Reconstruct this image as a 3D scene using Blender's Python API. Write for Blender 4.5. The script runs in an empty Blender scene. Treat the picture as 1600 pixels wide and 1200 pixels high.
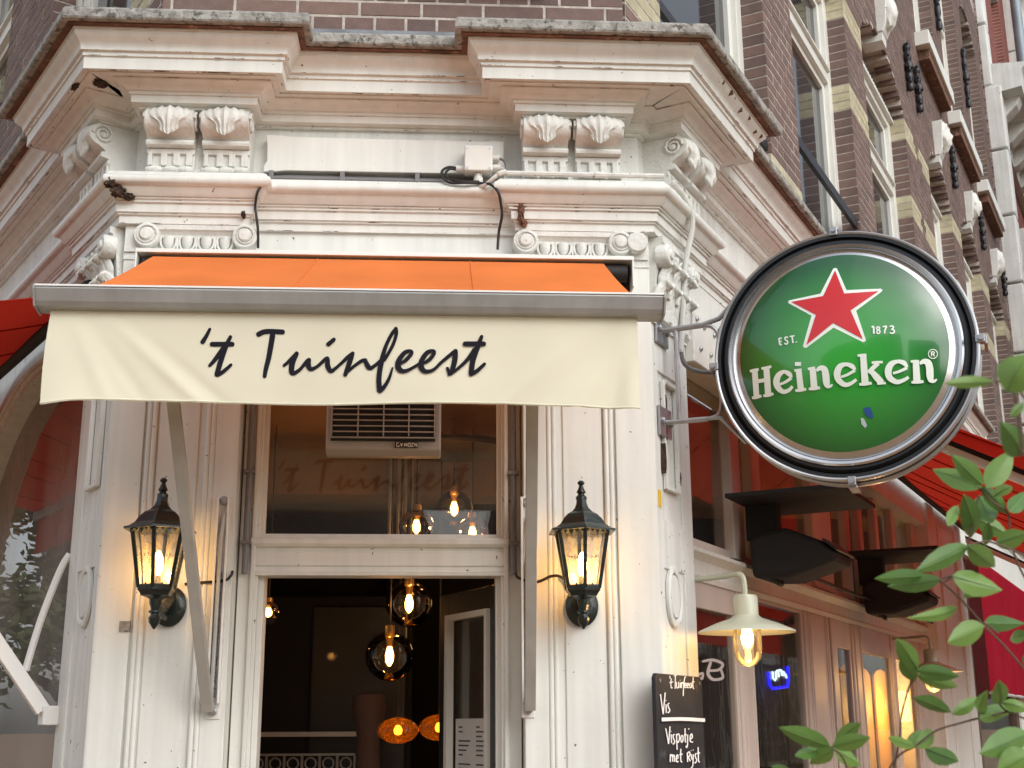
import bpy, bmesh, math, random
import numpy as np
from mathutils import Vector, Matrix
random.seed(7)
R = math.radians
scn = bpy.context.scene
# ------------------------------------------------------------------ camera
PITCH, YAW, ROLL = R(15), R(3.44), R(-.275)
CAM = Vector((.178, -4.05, 1.55)); FPX = 1995.
fw = Vector((math.sin(YAW)*math.cos(PITCH), math.cos(YAW)*math.cos(PITCH), math.sin(PITCH)))
rt = Vector((math.cos(YAW), -math.sin(YAW), 0)); up = rt.cross(fw)
cx_, cu_ = rt*math.cos(ROLL)+up*math.sin(ROLL), -rt*math.sin(ROLL)+up*math.cos(ROLL)
cam = bpy.data.objects.new('camera', bpy.data.cameras.new('camera')); scn.collection.objects.link(cam)
cam.matrix_world = Matrix.Translation(CAM) @ Matrix((cx_, cu_, -fw)).transposed().to_4x4()
cam.data.sensor_width = 36; cam.data.lens = 36*FPX/1600
cam.data.clip_start = .05; cam.data.clip_end = 800
cam.data.dof.use_dof = True; cam.data.dof.focus_distance = 4.6; cam.data.dof.aperture_fstop = 15
scn.camera = cam
# ------------------------------------------------------------------ world, sun, exposure
w = bpy.data.worlds.new('World'); scn.world = w; w.use_nodes = True
nt = w.node_tree; bg = nt.nodes['Background']
SUN_EL, SUN_AZ = R(38), R(150)
sky = nt.nodes.new('ShaderNodeTexSky'); sky.sky_type = 'NISHITA'; sky.sun_disc = False
sky.sun_elevation = SUN_EL; sky.sun_rotation = SUN_AZ; sky.dust_density = 3; sky.air_density = 1.2
hs = nt.nodes.new('ShaderNodeHueSaturation'); hs.inputs['Saturation'].default_value = .30
tc = nt.nodes.new('ShaderNodeTexCoord'); nz = nt.nodes.new('ShaderNodeTexNoise'); nz.inputs['Scale'].default_value = 2.2; nz.inputs['Detail'].default_value = 6
mp = nt.nodes.new('ShaderNodeMapping'); mp.inputs['Scale'].default_value = (1, 1, 2.5)
cr = nt.nodes.new('ShaderNodeValToRGB'); cr.color_ramp.elements[0].position = .3; cr.color_ramp.elements[0].color = (.72, .74, .77, 1); cr.color_ramp.elements[1].position = .7; cr.color_ramp.elements[1].color = (1.25, 1.25, 1.25, 1)
mx = nt.nodes.new('ShaderNodeMix'); mx.data_type = 'RGBA'; mx.blend_type = 'MULTIPLY'; mx.inputs[0].default_value = 1
L_ = nt.links.new
L_(tc.outputs['Generated'], mp.inputs[0]); L_(mp.outputs[0], nz.inputs['Vector']); L_(nz.outputs[0], cr.inputs[0])
L_(sky.outputs[0], hs.inputs['Color']); L_(hs.outputs[0], mx.inputs[6]); L_(cr.outputs[0], mx.inputs[7]); L_(mx.outputs[2], bg.inputs[0])
bg.inputs[1].default_value = .15
sun = bpy.data.lights.new('sun', 'SUN'); sun.energy = .30; sun.angle = R(80); sun.color = (1, .985, .95)
so = bpy.data.objects.new('sun', sun); scn.collection.objects.link(so)
so.rotation_euler = Vector((math.sin(SUN_AZ)*math.cos(SUN_EL), math.cos(SUN_AZ)*math.cos(SUN_EL), math.sin(SUN_EL))).to_track_quat('Z', 'Y').to_euler()
scn.view_settings.view_transform = 'Standard'; scn.view_settings.look = 'None'
scn.view_settings.exposure = .70; scn.view_settings.gamma = 1; scn.view_settings.use_curve_mapping = False
scn.render.engine = 'CYCLES'
scn.cycles.use_denoising = True; scn.cycles.max_bounces = 8; scn.cycles.transparent_max_bounces = 16
scn.cycles.caustics_reflective = False; scn.cycles.caustics_refractive = False; scn.cycles.sample_clamp_indirect = 6

# ------------------------------------------------------------------ frames of the three fronts
SA, CA = math.sin(R(31)), math.cos(R(31)); XR, XL = .89, .868
def FC(s, o, z): return Vector((s, -o, z))
def FR(s, o, z): return Vector((XR+SA*s+CA*o, CA*s-SA*o, z))
def FL(s, o, z): return Vector((-XL-SA*s-CA*o, CA*s-SA*o, z))
def FW(x, y, z): return Vector((x, y, z))
def ray(px, py): return fw*FPX+cx_*(px-800)+cu_*(600-py)
def onC(px, py, o=0):
    d = ray(px, py); t = (-o-CAM.y)/d.y; q = CAM+d*t; return q.x, q.z
def onplane(px, py, p0, n):
    d = ray(px, py); t = (p0-CAM).dot(n)/d.dot(n); return CAM+d*t
def onR(px, py, o=0):
    p0 = FR(0, o, 0); n = Vector((CA, -SA, 0)); q = onplane(px, py, p0, n); return (q-p0).dot(Vector((SA, CA, 0))), q.z
def proj(p):
    d = p-CAM; f = d.dot(fw)
    if f < .05: return None
    return 800+FPX*d.dot(cx_)/f, 600-FPX*d.dot(cu_)/f, f
# ------------------------------------------------------------------ materials
MATS = {}
def nodes(m): return m.node_tree.nodes, m.node_tree.links.new
def mat(name, col, rough=.6, streak=0, chips=0, metal=0, var=0., vscale=4., bump=0., bscale=30., spec=.5, coat=0, stain=None, sscale=3., sthr=.62, emis=None, estr=0, alpha=1, trans=0, sheen=0, stretch=(1,1,1), subsurf=0):
    m = bpy.data.materials.new(name); m.use_nodes = True; MATS[name] = m
    N, L = nodes(m); b = N['Principled BSDF']
    b.inputs['Roughness'].default_value = rough; b.inputs['Metallic'].default_value = metal
    b.inputs['Specular IOR Level'].default_value = spec; b.inputs['Coat Weight'].default_value = coat
    b.inputs['Base Color'].default_value = (*col, 1)
    tc = N.new('ShaderNodeTexCoord'); mp = N.new('ShaderNodeMapping'); mp.inputs['Scale'].default_value = stretch
    L(tc.outputs['Object'], mp.inputs[0]); cur = None
    if var:
        n = N.new('ShaderNodeTexNoise'); n.inputs['Scale'].default_value = vscale; n.inputs['Detail'].default_value = 6; L(mp.outputs[0], n.inputs['Vector'])
        r = N.new('ShaderNodeValToRGB'); r.color_ramp.elements[0].position = .3; r.color_ramp.elements[1].position = .72
        r.color_ramp.elements[0].color = (*[max(0, c*(1-var)) for c in col], 1); r.color_ramp.elements[1].color = (*[min(1, c*(1+var*.6)) for c in col], 1)
        L(n.outputs[0], r.inputs[0]); cur = r.outputs[0]
        rr = N.new('ShaderNodeMapRange'); rr.inputs[3].default_value = max(0, rough-.12); rr.inputs[4].default_value = min(1, rough+.12); L(n.outputs[0], rr.inputs[0]); L(rr.outputs[0], b.inputs['Roughness'])
    if stain:
        n2 = N.new('ShaderNodeTexNoise'); n2.inputs['Scale'].default_value = sscale; n2.inputs['Detail'].default_value = 10; n2.inputs['Roughness'].default_value = .68; L(mp.outputs[0], n2.inputs['Vector'])
        r2 = N.new('ShaderNodeValToRGB'); r2.color_ramp.elements[0].position = sthr; r2.color_ramp.elements[1].position = sthr+.05
        L(n2.outputs[0], r2.inputs[0]); mm = N.new('ShaderNodeMix'); mm.data_type = 'RGBA'
        L(r2.outputs[0], mm.inputs[0]); mm.inputs[7].default_value = (*stain, 1)
        if cur: L(cur, mm.inputs[6])
        else: mm.inputs[6].default_value = (*col, 1)
        cur = mm.outputs[2]
    if streak:
        m4 = N.new('ShaderNodeMapping'); m4.inputs['Scale'].default_value = (26, 26, 1.3); L(tc.outputs['Object'], m4.inputs[0])
        n4 = N.new('ShaderNodeTexNoise'); n4.inputs['Scale'].default_value = 1; n4.inputs['Detail'].default_value = 5; L(m4.outputs[0], n4.inputs['Vector'])
        r4 = N.new('ShaderNodeMapRange'); r4.inputs[1].default_value = .35; r4.inputs[2].default_value = .62; r4.inputs[3].default_value = 1-streak; r4.inputs[4].default_value = 1; L(n4.outputs[0], r4.inputs[0])
        x4 = N.new('ShaderNodeMix'); x4.data_type = 'RGBA'; x4.blend_type = 'MULTIPLY'; x4.inputs[0].default_value = 1
        if cur: L(cur, x4.inputs[6])
        else: x4.inputs[6].default_value = (*col, 1)
        L(r4.outputs[0], x4.inputs[7]); cur = x4.outputs[2]
    if chips:
        n5 = N.new('ShaderNodeTexNoise'); n5.inputs['Scale'].default_value = 55; n5.inputs['Detail'].default_value = 3; L(tc.outputs['Object'], n5.inputs['Vector'])
        r5 = N.new('ShaderNodeValToRGB'); r5.color_ramp.elements[0].position = chips; r5.color_ramp.elements[1].position = chips+.02; L(n5.outputs[0], r5.inputs[0])
        x5 = N.new('ShaderNodeMix'); x5.data_type = 'RGBA'; x5.inputs[7].default_value = (.13, .085, .06, 1); L(r5.outputs[0], x5.inputs[0]); L(cur, x5.inputs[6]); cur = x5.outputs[2]
    if cur: L(cur, b.inputs['Base Color'])
    if bump:
        n3 = N.new('ShaderNodeTexNoise'); n3.inputs['Scale'].default_value = bscale; n3.inputs['Detail'].default_value = 5; L(mp.outputs[0], n3.inputs['Vector'])
        bu = N.new('ShaderNodeBump'); bu.inputs['Strength'].default_value = bump; bu.inputs['Distance'].default_value = .01; L(n3.outputs[0], bu.inputs['Height']); L(bu.outputs[0], b.inputs['Normal'])
    if emis: b.inputs['Emission Color'].default_value = (*emis, 1); b.inputs['Emission Strength'].default_value = estr
    b.inputs['Alpha'].default_value = alpha
    if subsurf: b.inputs['Subsurface Weight'].default_value = subsurf
    return m
def glass(name, tint=(1, 1, 1), refl=1., rough=.0, ior=1.5, dirt_haze=.0):
    m = bpy.data.materials.new(name); m.use_nodes = True; MATS[name] = m
    N, L = nodes(m); N.remove(N['Principled BSDF']); out = N['Material Output']
    f = N.new('ShaderNodeFresnel'); f.inputs[0].default_value = ior
    mu = N.new('ShaderNodeMath'); mu.operation = 'MULTIPLY'; mu.inputs[1].default_value = refl; mu.use_clamp = True; L(f.outputs[0], mu.inputs[0])
    t = N.new('ShaderNodeBsdfTransparent'); t.inputs[0].default_value = (*tint, 1)
    g = N.new('ShaderNodeBsdfGlossy'); g.inputs['Roughness'].default_value = rough
    # old glass is never quite flat
    n = N.new('ShaderNodeTexNoise'); n.inputs['Scale'].default_value = 2.5; bu = N.new('ShaderNodeBump'); bu.inputs['Strength'].default_value = .06; bu.inputs['Distance'].default_value = .02
    L(n.outputs[0], bu.inputs['Height']); L(bu.outputs[0], g.inputs['Normal'])
    mx = N.new('ShaderNodeMixShader'); L(mu.outputs[0], mx.inputs[0]); L(t.outputs[0], mx.inputs[1]); L(g.outputs[0], mx.inputs[2])
    last = mx.outputs[0]
    if dirt_haze:
        d = N.new('ShaderNodeBsdfDiffuse'); d.inputs[0].default_value = (.55, .53, .5, 1); m2 = N.new('ShaderNodeMixShader')
        n2 = N.new('ShaderNodeTexNoise'); n2.inputs['Scale'].default_value = 3; n2.inputs['Detail'].default_value = 8
        mr = N.new('ShaderNodeMapRange'); mr.inputs[1].default_value = .35; mr.inputs[2].default_value = .75; mr.inputs[3].default_value = dirt_haze*.4; mr.inputs[4].default_value = dirt_haze*1.6
        L(n2.outputs[0], mr.inputs[0]); L(mr.outputs[0], m2.inputs[0]); L(last, m2.inputs[1]); L(d.outputs[0], m2.inputs[2]); last = m2.outputs[0]
    L(last, out.inputs[0]); return m
def fabric(name, col, tcol, tr=.35, var=.05):
    m = bpy.data.materials.new(name); m.use_nodes = True; MATS[name] = m
    N, L = nodes(m); N.remove(N['Principled BSDF']); out = N['Material Output']
    d = N.new('ShaderNodeBsdfDiffuse'); t = N.new('ShaderNodeBsdfTranslucent'); t.inputs[0].default_value = (*tcol, 1)
    tc = N.new('ShaderNodeTexCoord'); n = N.new('ShaderNodeTexNoise'); n.inputs['Scale'].default_value = 3; n.inputs['Detail'].default_value = 7; L(tc.outputs['Object'], n.inputs['Vector'])
    r = N.new('ShaderNodeValToRGB'); r.color_ramp.elements[0].position = .3; r.color_ramp.elements[1].position = .7
    r.color_ramp.elements[0].color = (*[c*(1-var*1.6) for c in col], 1); r.color_ramp.elements[1].color = (*[min(1, c*(1+var)) for c in col], 1)
    L(n.outputs[0], r.inputs[0]); L(r.outputs[0], d.inputs[0])
    n2 = N.new('ShaderNodeTexNoise'); n2.inputs['Scale'].default_value = 500; L(tc.outputs['Object'], n2.inputs['Vector'])
    bu = N.new('ShaderNodeBump'); bu.inputs['Strength'].default_value = .25; bu.inputs['Distance'].default_value = .001; L(n2.outputs[0], bu.inputs['Height']); L(bu.outputs[0], d.inputs['Normal'])
    mx = N.new('ShaderNodeMixShader'); mx.inputs[0].default_value = tr; L(d.outputs[0], mx.inputs[1]); L(t.outputs[0], mx.inputs[2]); L(mx.outputs[0], out.inputs[0])
    return m
def brickmat(name, cols):
    m = bpy.data.materials.new(name); m.use_nodes = True; MATS[name] = m
    N, L = nodes(m); b = N['Principled BSDF']; b.inputs['Roughness'].default_value = .85
    a = N.new('ShaderNodeAttribute'); a.attribute_name = 'rnd'; oi = N.new('ShaderNodeObjectInfo')
    ad = N.new('ShaderNodeMath'); ad.operation = 'ADD'; fr = N.new('ShaderNodeMath'); fr.operation = 'FRACT'
    L(a.outputs['Fac'], ad.inputs[0]); L(oi.outputs['Random'], ad.inputs[1]); L(ad.outputs[0], fr.inputs[0])
    r = N.new('ShaderNodeValToRGB'); e = r.color_ramp.elements
    for i, c in enumerate(cols):
        p = i/(len(cols)-1)
        el = e[i] if i < 2 else e.new(p)
        el.position = p; el.color = (*c, 1)
    for i, el in enumerate(sorted(e, key=lambda q: q.position)): el.color = (*cols[min(i, len(cols)-1)], 1)
    L(fr.outputs[0], r.inputs[0])
    g = N.new('ShaderNodeNewGeometry'); n = N.new('ShaderNodeTexNoise'); n.inputs['Scale'].default_value = 25; n.inputs['Detail'].default_value = 8; L(g.outputs['Position'], n.inputs['Vector'])
    mr = N.new('ShaderNodeMapRange'); mr.inputs[3].default_value = .65; mr.inputs[4].default_value = 1.3; L(n.outputs[0], mr.inputs[0])
    mx = N.new('ShaderNodeMix'); mx.data_type = 'RGBA'; mx.blend_type = 'MULTIPLY'; mx.inputs[0].default_value = 1; L(r.outputs[0], mx.inputs[6]); L(mr.outputs[0], mx.inputs[7]); L(mx.outputs[2], b.inputs['Base Color'])
    n2 = N.new('ShaderNodeTexNoise'); n2.inputs['Scale'].default_value = 120; n2.inputs['Detail'].default_value = 4; L(g.outputs['Position'], n2.inputs['Vector'])
    bu = N.new('ShaderNodeBump'); bu.inputs['Strength'].default_value = .4; bu.inputs['Distance'].default_value = .004; L(n2.outputs[0], bu.inputs['Height']); L(bu.outputs[0], b.inputs['Normal'])
    return m
PAINT = mat('cream_white_paint', (.745, .758, .712), .5, streak=.09, chips=.715, var=.06, vscale=2.2, bump=.10, bscale=26, stain=(.42, .36, .28), sscale=9, sthr=.70)
PAINTW = mat('weathered_white_paint', (.74, .752, .715), .55, streak=.13, chips=.70, var=.08, vscale=5, bump=.14, bscale=30, stain=(.22, .17, .13), sscale=11, sthr=.69)
def dirtmat():
    m = bpy.data.materials.new('crevice_dirt'); m.use_nodes = True; N, L = nodes(m); b = N['Principled BSDF']; b.inputs['Base Color'].default_value = (.10, .06, .045, 1); b.inputs['Roughness'].default_value = .95
    g = N.new('ShaderNodeNewGeometry'); n = N.new('ShaderNodeTexNoise'); n.inputs['Scale'].default_value = 13; n.inputs['Detail'].default_value = 9; n.inputs['Roughness'].default_value = .7; L(g.outputs['Position'], n.inputs['Vector'])
    r_ = N.new('ShaderNodeMapRange'); r_.inputs[1].default_value = .55; r_.inputs[2].default_value = .66; L(n.outputs[0], r_.inputs[0]); L(r_.outputs[0], b.inputs['Alpha']); return m
DIRT = dirtmat()
CARVE = mat('carved_stone_paint', (.71, .722, .68), .6, streak=.06, chips=.74, var=.10, vscale=14, bump=.35, bscale=70, stain=(.34, .29, .23), sscale=22, sthr=.68)
STONE = mat('lichen_stone', (.34, .33, .30), .9, var=.45, vscale=28, bump=.8, bscale=60, stain=(.10, .10, .085), sscale=34, sthr=.55)
BROWNW = mat('bare_brown_wood', (.17, .085, .055), .85, var=.5, vscale=16, bump=.5, bscale=60, stain=(.33, .2, .14), sscale=20, sthr=.58)
ROT = mat('rotten_wood', (.06, .035, .022), .95, var=.6, vscale=40, bump=1, bscale=90)
LEAD = mat('lead_flashing', (.20, .215, .235), .6, var=.3, vscale=14, bump=.3, metal=.2)
MORTAR = mat('lime_mortar', (.50, .45, .40), .95, var=.25, vscale=30, bump=.5, bscale=80)
BRICK = brickmat('brown_brick', [(.135, .088, .075), (.175, .115, .098), (.15, .098, .085), (.20, .13, .108), (.12, .082, .075), (.165, .108, .09)])
YBRICK = brickmat('yellow_brick', [(.44, .40, .26), (.50, .46, .31), (.40, .36, .24), (.54, .50, .35)])
REDB = brickmat('red_brick', [(.22, .06, .045), (.26, .085, .06), (.2, .055, .045)])
WINW = mat('window_white_gloss_paint', (.72, .73, .68), .35, var=.05, vscale=6, bump=.05)
GLASSB = mat('dark_window_glass', (.02, .023, .028), .04, spec=.8, var=.0)
CURT = mat('net_curtain', (.55, .56, .55), .9, var=.2, vscale=20, stretch=(30, 30, 1))
GL = glass('shop_glass', (.96, .97, .96), .5, dirt_haze=.012)
GLT = glass('transom_glass', (.9, .88, .84), 1.0, dirt_haze=.035)
GLL = glass('side_window_glass', (.8, .8, .82), 1.5, dirt_haze=.32)  # strong pale diffuse veil stands in for sky haze on the pane
SMOKE = glass('smoked_globe_glass', (.93, .84, .68), 1.0)
CLEARG = glass('clear_lamp_glass', (.95, .90, .80), 1.0, dirt_haze=.03); FROST = glass('frosted_lantern_glass', (.92, .84, .70), .8, rough=.1, dirt_haze=.42)
ALU = mat('silver_grey_aluminium', (.42, .43, .43), .42, metal=.35, var=.10, vscale=6, bump=.03, streak=.12)
ALUW = mat('white_lacquered_aluminium', (.78, .78, .75), .35, var=.04)
ARMG = mat('grey_lacquered_arm', (.45, .45, .42), .45, metal=.2, var=.12, vscale=14)
STEEL = mat('galvanised_steel', (.42, .44, .46), .4, metal=.75, var=.15, vscale=30)
CHROME = mat('brushed_sign_rim', (.62, .63, .64), .22, metal=1, var=.08, vscale=6)
ALUL = mat('satin_sign_edge', (.50, .51, .52), .3, metal=.8, var=.1, vscale=8)
BLACK = mat('black_rubber', (.012, .014, .017), .45, var=.1)
BLACKP = mat('matt_black_board', (.012, .011, .011), .7, var=.3, vscale=6, bump=.1)
IRON = mat('dark_green_cast_iron', (.012, .022, .020), .35, metal=.3, var=.3, vscale=30, bump=.25, bscale=60, coat=.3)
IRONB = mat('black_wrought_iron', (.015, .015, .018), .4, var=.3, vscale=30, bump=.2)
ORANGE = fabric('orange_awning_cloth', (.82, .24, .075), (.9, .25, .05), .25, .10)
CREAM = fabric('cream_awning_cloth', (.82, .80, .64), (.78, .75, .56), .22, .045)
REDC = fabric('red_awning_cloth', (.44, .024, .014), (.50, .035, .018), .34, .08)
INK = mat('charcoal_lettering', (.012, .011, .017), .8, spec=.15, var=.05)
GREEN = None
WHITEL = mat('white_sign_lettering', (.82, .90, .82), .25, coat=.6)
REDS = mat('red_star_enamel', (.60, .012, .018), .3, coat=.25, var=.06, vscale=3)
BOARD = mat('blackboard_slate', (.020, .020, .024), .75, var=.4, vscale=18, bump=.1, stain=(.07, .07, .075), sscale=7, sthr=.6)
CHALK = mat('white_chalk', (.80, .80, .80), .95)
CHALKR = mat('dull_chalk', (.22, .15, .13), .95)
PVC = mat('grey_pvc_conduit', (.19, .185, .19), .5, var=.15)
PVCW = mat('white_plastic', (.72, .71, .66), .45, var=.06, vscale=12)
CABLE = mat('black_cable', (.015, .014, .013), .5)
DARKD = mat('dark_green_door', (.010, .014, .016), .3, coat=.4)
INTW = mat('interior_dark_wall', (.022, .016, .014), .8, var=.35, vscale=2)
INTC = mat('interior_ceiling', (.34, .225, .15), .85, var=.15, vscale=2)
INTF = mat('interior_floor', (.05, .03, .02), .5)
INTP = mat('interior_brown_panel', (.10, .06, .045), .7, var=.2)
SAGE = mat('sage_enamel', (.50, .52, .40), .35, coat=.4, var=.06)
YELP = mat('ochre_door_panel', (.80, .52, .16), .5, var=.1, vscale=4)
PAPER = mat('menu_paper', (.6, .6, .58), .8)
TEXTG = mat('grey_print', (.08, .08, .09), .8)
GREYT = mat('grey_script_reflection', (.45, .42, .42), .6)
YSTK = mat('yellow_sticker', (.75, .48, .03), .5)
BULB = mat('hot_filament', (1, .7, .3), .5, emis=(1, .60, .20), estr=42)
BULBS = mat('pendant_filament', (1, .6, .2), .5, emis=(1, .48, .12), estr=16)
def ambermat():
    m = bpy.data.materials.new('amber_glass'); m.use_nodes = True; N, L = nodes(m); N.remove(N['Principled BSDF'])
    t = N.new('ShaderNodeBsdfTransparent'); t.inputs[0].default_value = (.75, .26, .03, 1); d = N.new('ShaderNodeBsdfTranslucent'); d.inputs[0].default_value = (1, .35, .04, 1)
    a = N.new('ShaderNodeMixShader'); a.inputs[0].default_value = .13; L(t.outputs[0], a.inputs[1]); L(d.outputs[0], a.inputs[2])
    g = N.new('ShaderNodeBsdfGlossy'); g.inputs['Roughness'].default_value = .05; f = N.new('ShaderNodeFresnel'); b = N.new('ShaderNodeMixShader'); L(f.outputs[0], b.inputs[0]); L(a.outputs[0], b.inputs[1]); L(g.outputs[0], b.inputs[2]); L(b.outputs[0], N['Material Output'].inputs[0]); return m
AMBER = ambermat()
NEONB = mat('blue_neon_tube', (0, 0, .2), .5, emis=(.01, .01, 1), estr=2.2)
NEONW = mat('white_neon_tube', (.6, .8, .8), .5, emis=(.75, 1, 1), estr=1.6)
NEONR = mat('red_neon_tube', (.6, .1, .2), .5, emis=(1, .08, .25), estr=4)
BARK = mat('twig_bark', (.13, .085, .06), .8, var=.3, vscale=60)
BARKT = mat('tree_bark', (.08, .06, .045), .9, var=.3, vscale=20, bump=.8)
PAVE = mat('brick_pavement', (.31, .196, .112), .9, var=.25, vscale=3, bump=.3)
ROOFT = mat('roof_tile', (.09, .05, .04), .8, var=.3)
def leafmat(name, c1, c2, rough=.30):
    m = bpy.data.materials.new(name); m.use_nodes = True
    N, L = nodes(m); b = N['Principled BSDF']; b.inputs['Roughness'].default_value = rough
    oi = N.new('ShaderNodeObjectInfo'); at = N.new('ShaderNodeAttribute'); at.attribute_name = 'rnd'
    ad = N.new('ShaderNodeMath'); fr = N.new('ShaderNodeMath'); fr.operation = 'FRACT'; L(oi.outputs['Random'], ad.inputs[0]); L(at.outputs['Fac'], ad.inputs[1]); L(ad.outputs[0], fr.inputs[0])
    g = N.new('ShaderNodeNewGeometry'); n = N.new('ShaderNodeTexNoise'); n.inputs['Scale'].default_value = 60; L(g.outputs['Position'], n.inputs['Vector'])
    mm = N.new('ShaderNodeMath'); mm.operation = 'MULTIPLY_ADD'; mm.inputs[1].default_value = .5; L(n.outputs[0], mm.inputs[0]); L(fr.outputs[0], mm.inputs[2])
    r = N.new('ShaderNodeValToRGB'); r.color_ramp.elements[0].position = .1; r.color_ramp.elements[0].color = (*c1, 1); r.color_ramp.elements[1].position = 1.2; r.color_ramp.elements[1].color = (*c2, 1)
    L(mm.outputs[0], r.inputs[0]); L(r.outputs[0], b.inputs['Base Color'])
    t = N.new('ShaderNodeBsdfTranslucent'); L(r.outputs[0], t.inputs[0]); mx = N.new('ShaderNodeMixShader'); mx.inputs[0].default_value = .3
    L(b.outputs[0], mx.inputs[1]); L(t.outputs[0], mx.inputs[2]); L(mx.outputs[0], N['Material Output'].inputs[0]); return m
LEAF = leafmat('shrub_leaf', (.07, .17, .045), (.20, .35, .085)); LEAFT = leafmat('tree_leaf', (.06, .10, .03), (.14, .19, .07), .6)
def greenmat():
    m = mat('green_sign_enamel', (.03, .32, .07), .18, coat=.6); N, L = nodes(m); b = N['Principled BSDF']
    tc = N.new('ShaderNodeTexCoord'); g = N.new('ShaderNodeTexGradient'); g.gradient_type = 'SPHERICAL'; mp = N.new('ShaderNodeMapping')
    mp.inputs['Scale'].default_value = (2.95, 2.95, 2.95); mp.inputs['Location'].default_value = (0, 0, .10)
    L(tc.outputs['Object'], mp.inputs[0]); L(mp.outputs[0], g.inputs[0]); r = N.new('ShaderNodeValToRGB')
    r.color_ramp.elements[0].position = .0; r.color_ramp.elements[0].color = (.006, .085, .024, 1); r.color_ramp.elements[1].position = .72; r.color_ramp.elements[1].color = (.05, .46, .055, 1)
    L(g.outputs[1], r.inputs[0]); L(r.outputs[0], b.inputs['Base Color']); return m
GREEN = greenmat()
# ------------------------------------------------------------------ mesh builder
ROOT = {}
def things_root(o):
    while o.parent: o = o.parent
    return o
class MB:
    def __init__(s, T=FW): s.v = []; s.f = []; s.T = T; s.rn = []
    def add(s, vs, fs, T=None):
        T = T or s.T; b = len(s.v); s.v += [T(*p) for p in vs]; s.f += [tuple(b+i for i in f) for f in fs]
    def box(s, a, b, T=None):
        (x0, y0, z0), (x1, y1, z1) = a, b
        s.add([(x0, y0, z0), (x1, y0, z0), (x1, y1, z0), (x0, y1, z0), (x0, y0, z1), (x1, y0, z1), (x1, y1, z1), (x0, y1, z1)],
              [(0, 3, 2, 1), (4, 5, 6, 7), (0, 1, 5, 4), (1, 2, 6, 5), (2, 3, 7, 6), (3, 0, 4, 7)], T); return s
    def ext_s(s, poly, s0, s1, T=None):      # (o,z) outline run along s
        n = len(poly); s.add([(s0, o, z) for o, z in poly]+[(s1, o, z) for o, z in poly],
              [tuple(range(n)), tuple(range(2*n-1, n-1, -1))]+[(i, i+n, (i+1) % n+n, (i+1) % n) for i in range(n)], T); return s
    def ext_o(s, poly, o0, o1, T=None):      # (s,z) outline run along o
        n = len(poly); s.add([(a, o0, z) for a, z in poly]+[(a, o1, z) for a, z in poly],
              [tuple(range(n)), tuple(range(2*n-1, n-1, -1))]+[(i, i+n, (i+1) % n+n, (i+1) % n) for i in range(n)], T); return s
    def ext_z(s, poly, z0, z1, T=None):
        n = len(poly); s.add([(a, o, z0) for a, o in poly]+[(a, o, z1) for a, o in poly],
              [tuple(range(n)), tuple(range(2*n-1, n-1, -1))]+[(i, i+n, (i+1) % n+n, (i+1) % n) for i in range(n)], T); return s
    def tube(s, pts, r, n=8, T=None, cap=True):
        T = T or s.T; P = [T(*p) for p in pts]; m = len(P); rs = r if isinstance(r, (list, tuple)) else [r]*m
        b = len(s.v); prev = None
        for i, p in enumerate(P):
            d = (P[min(i+1, m-1)]-P[max(i-1, 0)]).normalized()
            if prev is None: a = d.orthogonal().normalized()
            else: a = (prev-d*prev.dot(d)).normalized()
            prev = a; c = d.cross(a)
            s.v += [p+(a*math.cos(2*math.pi*k/n)+c*math.sin(2*math.pi*k/n))*rs[i] for k in range(n)]
        for i in range(m-1):
            for k in range(n): s.f.append((b+i*n+k, b+i*n+(k+1) % n, b+(i+1)*n+(k+1) % n, b+(i+1)*n+k))
        if cap: s.f.append(tuple(b+k for k in range(n-1, -1, -1))); s.f.append(tuple(b+(m-1)*n+k for k in range(n)))
        return s
    def lathe(s, prof, c, n=24, T=None, ax='z', ph=0, sc=(1, 1), cap=True):   # prof (r,h) about axis through c, ax in frame axes
        vs = []; m = len(prof)
        for r, h in prof:
            for k in range(n):
                a = 2*math.pi*k/n+ph; u, v = r*math.cos(a)*sc[0], r*math.sin(a)*sc[1]
                vs.append((c[0]+u, c[1]+v, c[2]+h) if ax == 'z' else (c[0]+u, c[1]+h, c[2]+v) if ax == 'o' else (c[0]+h, c[1]+u, c[2]+v))
        fs = [(i*n+k, i*n+(k+1) % n, (i+1)*n+(k+1) % n, (i+1)*n+k) for i in range(m-1) for k in range(n)]
        if cap: fs += [tuple(range(n-1, -1, -1)), tuple((m-1)*n+k for k in range(n))]
        s.add(vs, fs, T); return s
    def sweep(s, path, prof, closed=False):   # path of (x,y) world, prof of (o,z), offset to the right of travel
        P = [Vector((p[0], p[1])) for p in path]; m = len(P); b = len(s.v); k = len(prof)
        for i in range(m):
            nn = []
            if i > 0: d = (P[i]-P[i-1]).normalized(); nn.append(Vector((d.y, -d.x)))
            if i < m-1: d = (P[i+1]-P[i]).normalized(); nn.append(Vector((d.y, -d.x)))
            mm = nn[0] if len(nn) == 1 else (nn[0]+nn[1])/(1+nn[0].dot(nn[1]))
            for o, z in prof: s.v.append(Vector((P[i].x+mm.x*o, P[i].y+mm.y*o, z)))
        for i in range(m-1):
            for j in range(k-1): s.f.append((b+i*k+j, b+(i+1)*k+j, b+(i+1)*k+j+1, b+i*k+j+1))
        s.f.append(tuple(b+j for j in range(k))); s.f.append(tuple(b+(m-1)*k+j for j in range(k-1, -1, -1)))
        return s
    def grid(s, fn, nu, nv, T=None, th=0):
        vs = [fn(i/(nu-1), j/(nv-1)) for j in range(nv) for i in range(nu)]
        s.add(vs, [(j*nu+i, j*nu+i+1, (j+1)*nu+i+1, (j+1)*nu+i) for j in range(nv-1) for i in range(nu-1)], T); return s
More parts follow.
